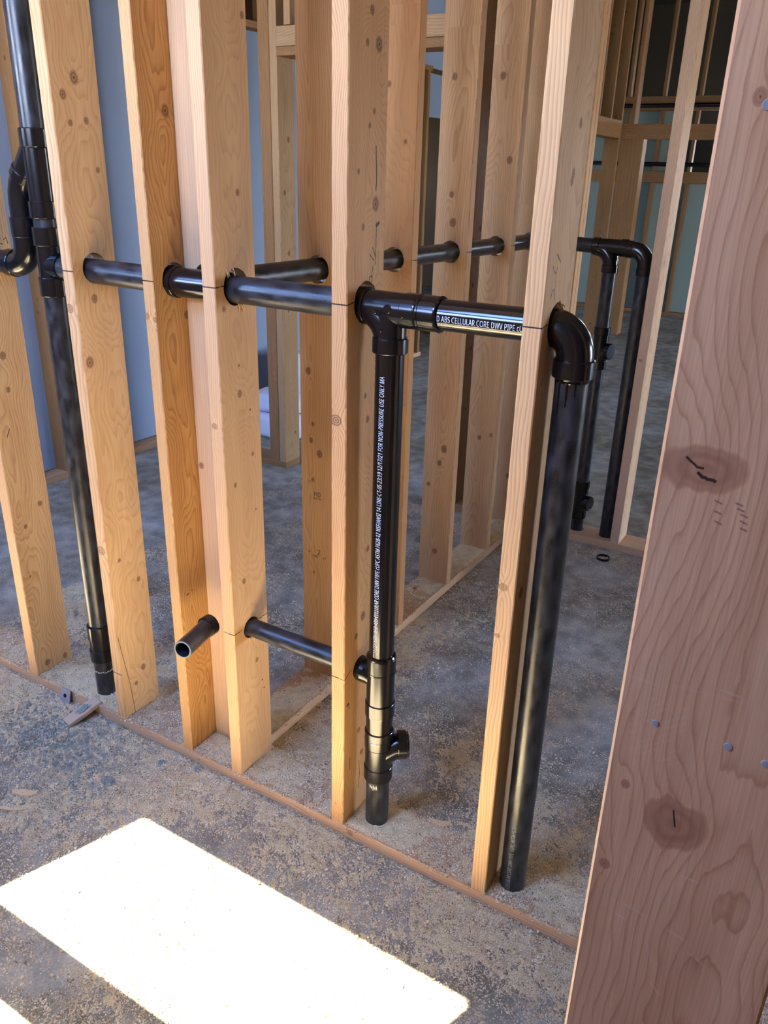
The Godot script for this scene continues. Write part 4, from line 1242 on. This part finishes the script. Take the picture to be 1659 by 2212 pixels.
func sawdust() -> void:
	dn.seed = 3; dn.frequency = 2.2; dn.fractal_octaves = 3
	dn2.seed = 4; dn2.frequency = 14.0; dn2.fractal_octaves = 2
	# low drifts: a height field that dips under the slab where there is no dust
	var st := mb()
	var cell := 0.0085
	var x0 := -2.6; var z0 := -2.6
	var nx := int(2.75 / cell); var nz := int(2.2 / cell)
	var hts := PackedFloat32Array(); hts.resize((nx + 1) * (nz + 1))
	for i in nx + 1:
		for j in nz + 1:
			var x := x0 + i * cell
			var z := z0 + j * cell
			var d := density(x, z) - 0.58
			var under := 0.0
			if z < ZA + 0.002 and z > ZA - DEEP - 0.002: under = -0.02
			hts[i * (nz + 1) + j] = clampf(d * 0.011 + rng.randf_range(-0.0028, 0.0028), -0.004, 0.008) + under
	for i in nx:
		for j in nz:
			var h00 := hts[i * (nz + 1) + j]; var h10 := hts[(i + 1) * (nz + 1) + j]; var h11 := hts[(i + 1) * (nz + 1) + j + 1]; var h01 := hts[i * (nz + 1) + j + 1]
			if maxf(maxf(h00, h10), maxf(h11, h01)) <= 0.0: continue
			var a := Vector3(x0 + i * cell, h00, z0 + j * cell)
			var b := Vector3(x0 + (i + 1) * cell, h10, z0 + j * cell)
			var c := Vector3(x0 + (i + 1) * cell, h11, z0 + (j + 1) * cell)
			var e := Vector3(x0 + i * cell, h01, z0 + (j + 1) * cell)
			var n := (c - a).cross(e - b).normalized()
			if n.y < 0: n = -n
			var k := 1.0 / 0.45
			quad(st, a, b, c, e, n, Vector2(a.x, a.z) * k, Vector2(b.x, b.z) * k, Vector2(c.x, c.z) * k, Vector2(e.x, e.z) * k)
	var o := build(st, "sawdust_drift", M.dust, self)
	tag(o, "low drifts of tan sawdust spread over the slab along the near wall", "sawdust", "", "stuff")
	# the same on top of the bottom plate
	st = mb()
	nx = int(2.6 / 0.012); nz = 11
	for i in nx:
		for j in nz:
			var v := []
			for k in [[0, 0], [1, 0], [1, 1], [0, 1]]:
				var x: float = -2.55 + (i + k[0]) * 0.012
				var z: float = ZA - 0.003 - (j + k[1]) * (DEEP - 0.006) / nz
				var m := minf(absf(z - ZA), absf(z - ZA + DEEP))
				var hh := 0.3 + dn.get_noise_2d(x * 1.3 + 5.0, z) * 0.9 + dn2.get_noise_2d(x * 1.5, z * 1.5) * 0.5
				v.append(Vector3(x, TH + clampf(hh * 0.005, -0.003, 0.004) * clampf(m / 0.02, 0.0, 1.0) - (0.001 if m < 0.012 else 0.0), z))
			if maxf(maxf(v[0].y, v[1].y), maxf(v[2].y, v[3].y)) <= TH: continue
			var n: Vector3 = (v[2] - v[0]).cross(v[3] - v[1]).normalized()
			if n.y < 0: n = -n
			var k2 := 1.0 / 0.45
			quad(st, v[0], v[1], v[2], v[3], n, Vector2(v[0].x, v[0].z) * k2, Vector2(v[1].x, v[1].z) * k2, Vector2(v[2].x, v[2].z) * k2, Vector2(v[3].x, v[3].z) * k2)
	o = build(st, "sawdust_on_plate", M.dust, self)
	tag(o, "thin tan sawdust lying on the near bottom plate between studs", "sawdust", "", "stuff")
	st = mb()
	nx = 9; nz = 160
	for i in nx:
		for j in nz:
			var v := []
			for k in [[0, 0], [1, 0], [1, 1], [0, 1]]:
				var x: float = XB - 0.003 - (i + k[0]) * 0.127 / nx
				var z: float = -1.49 - (j + k[1]) * 0.0125
				var m := minf(absf(x - XB), absf(x - XB + 0.133))
				var hh := 0.2 + dn.get_noise_2d(x * 1.3 + 9.0, z) * 0.9 + dn2.get_noise_2d(x * 1.5, z * 1.5) * 0.5
				v.append(Vector3(x, TH + clampf(hh * 0.005, -0.003, 0.004) * clampf(m / 0.02, 0.0, 1.0) - (0.001 if m < 0.012 else 0.0), z))
			if maxf(maxf(v[0].y, v[1].y), maxf(v[2].y, v[3].y)) <= TH: continue
			var n: Vector3 = (v[2] - v[0]).cross(v[3] - v[1]).normalized()
			if n.y < 0: n = -n
			var k2 := 1.0 / 0.45
			quad(st, v[0], v[1], v[2], v[3], n, Vector2(v[0].x, v[0].z) * k2, Vector2(v[1].x, v[1].z) * k2, Vector2(v[2].x, v[2].z) * k2, Vector2(v[3].x, v[3].z) * k2)
	o = build(st, "sawdust_on_plate", M.dust, self)
	tag(o, "thin tan sawdust lying on the bottom plate of the receding stud wall", "sawdust", "", "stuff")
	# chalky grey crumbs at the left
	var lm := mb()
	lump(lm, Vector3(1.0, 0.7, 0.85), 91)
	var crumb := lm.commit()
	crumb.surface_set_material(0, M.chalk)
	var cm := MultiMesh.new()
	cm.transform_format = MultiMesh.TRANSFORM_3D
	cm.mesh = crumb
	cm.instance_count = 900
	for i in 900:
		var big := rng.randf()
		var px := -1.77 + rng.randfn(0.0, 0.15) + (0.0 if i % 3 else rng.randfn(-0.1, 0.12))
		var pz := minf(-1.19 + rng.randfn(0.0, 0.065) + 0.25 * (px + 1.77), -0.85)
		pz = maxf(pz, ZA + 0.012)
		var s := 0.0018 + 0.0050 * big * big * big
		cm.set_instance_transform(i, Transform3D(Basis(Vector3.UP, rng.randf() * TAU).scaled(Vector3(s, s, s)), Vector3(px, 0.001, pz)))
	var ci := MultiMeshInstance3D.new()
	ci.multimesh = cm
	ci.name = numbered("chalky_crumbs")
	add_child(ci)
	tag(ci, "grey green crumbs of dried compound strewn before the left studs", "rubble", "", "stuff")
	# flakes
	var fm := mb()
	var pts := [Vector3(-0.5, 0, -0.3), Vector3(-0.1, 0.18, -0.36), Vector3(0.5, 0.02, -0.25), Vector3(0.5, 0, 0.3), Vector3(0.05, 0.2, 0.34), Vector3(-0.5, 0.03, 0.22)]
	for f in [[0.0, 0.0, 0.0, 1.0], [1.5, 1.1, 0.9, 0.8], [-1.3, 1.4, 2.2, 0.7], [0.6, -1.7, 3.9, 0.9]]:
		var bb := Basis(Vector3.UP, f[2]) * Basis(Vector3.RIGHT, 0.25 * sin(f[2] * 3.0))
		var q := []
		for p in pts: q.append(bb * (p * f[3]) + Vector3(f[0], 0, f[1]))
		quad(fm, q[0], q[1], q[4], q[5], (bb * Vector3(-0.3, 1, 0)).normalized())
		quad(fm, q[1], q[2], q[3], q[4], (bb * Vector3(0.3, 1, 0)).normalized())
	var flake := fm.commit()
	flake.surface_set_material(0, M.flake)
	var xf: Array[Transform3D] = []
	var cl: Array[Color] = []
	var tries := 0
	var r := rng
	while xf.size() < 150000 and tries < 600000:
		tries += 1
		# more of them close to the viewer, where they can be told apart
		var x := r.randf_range(-2.6, 0.15)
		var z := -0.45 - 3.0 * pow(r.randf(), 1.3)
		var d := density(x, z)
		if r.randf() > clampf(d * 1.3, 0.05, 1.0): continue
		var y := clampf((d - 0.58) * 0.011, 0.0, 0.008)
		if z < ZA and z > ZA - DEEP: y = TH + 0.001
		if z < -1.48 and x < XB and x > XB - 0.133: y = TH
		var s := r.randf_range(0.0026, 0.0062)
		if r.randf() < 0.03: s *= 1.7
		var b := Basis.from_euler(Vector3(r.randf_range(-0.5, 0.5), r.randf() * TAU, r.randf_range(-0.5, 0.5))).scaled_local(Vector3(s, s, s * r.randf_range(0.4, 1.0)))
		xf.append(Transform3D(b, Vector3(x, y + s * 0.12, z)))
		var t := r.randf()
		var col := Color(0.54, 0.42, 0.25).lerp(Color(0.92, 0.82, 0.60), t)
		if r.randf() < 0.12: col = Color(0.28, 0.20, 0.13)
		if r.randf() < 1.1 * exp(-(pow((x + 1.76) / 0.22, 2.0) + pow((z + 1.18) / 0.16, 2.0))): col = Color(0.26, 0.27, 0.23).lerp(Color(0.44, 0.45, 0.39), t)
		cl.append(col)
	var mm := MultiMesh.new()
	mm.transform_format = MultiMesh.TRANSFORM_3D
	mm.use_colors = true
	mm.mesh = flake
	mm.instance_count = xf.size()
	for i in xf.size():
		mm.set_instance_transform(i, xf[i])
		mm.set_instance_color(i, cl[i])
	var mi := MultiMeshInstance3D.new()
	mi.multimesh = mm
	mi.name = numbered("sawdust_flakes")
	add_child(mi)
	tag(mi, "countless small tan wood flakes scattered over slab and plates", "sawdust", "", "stuff")
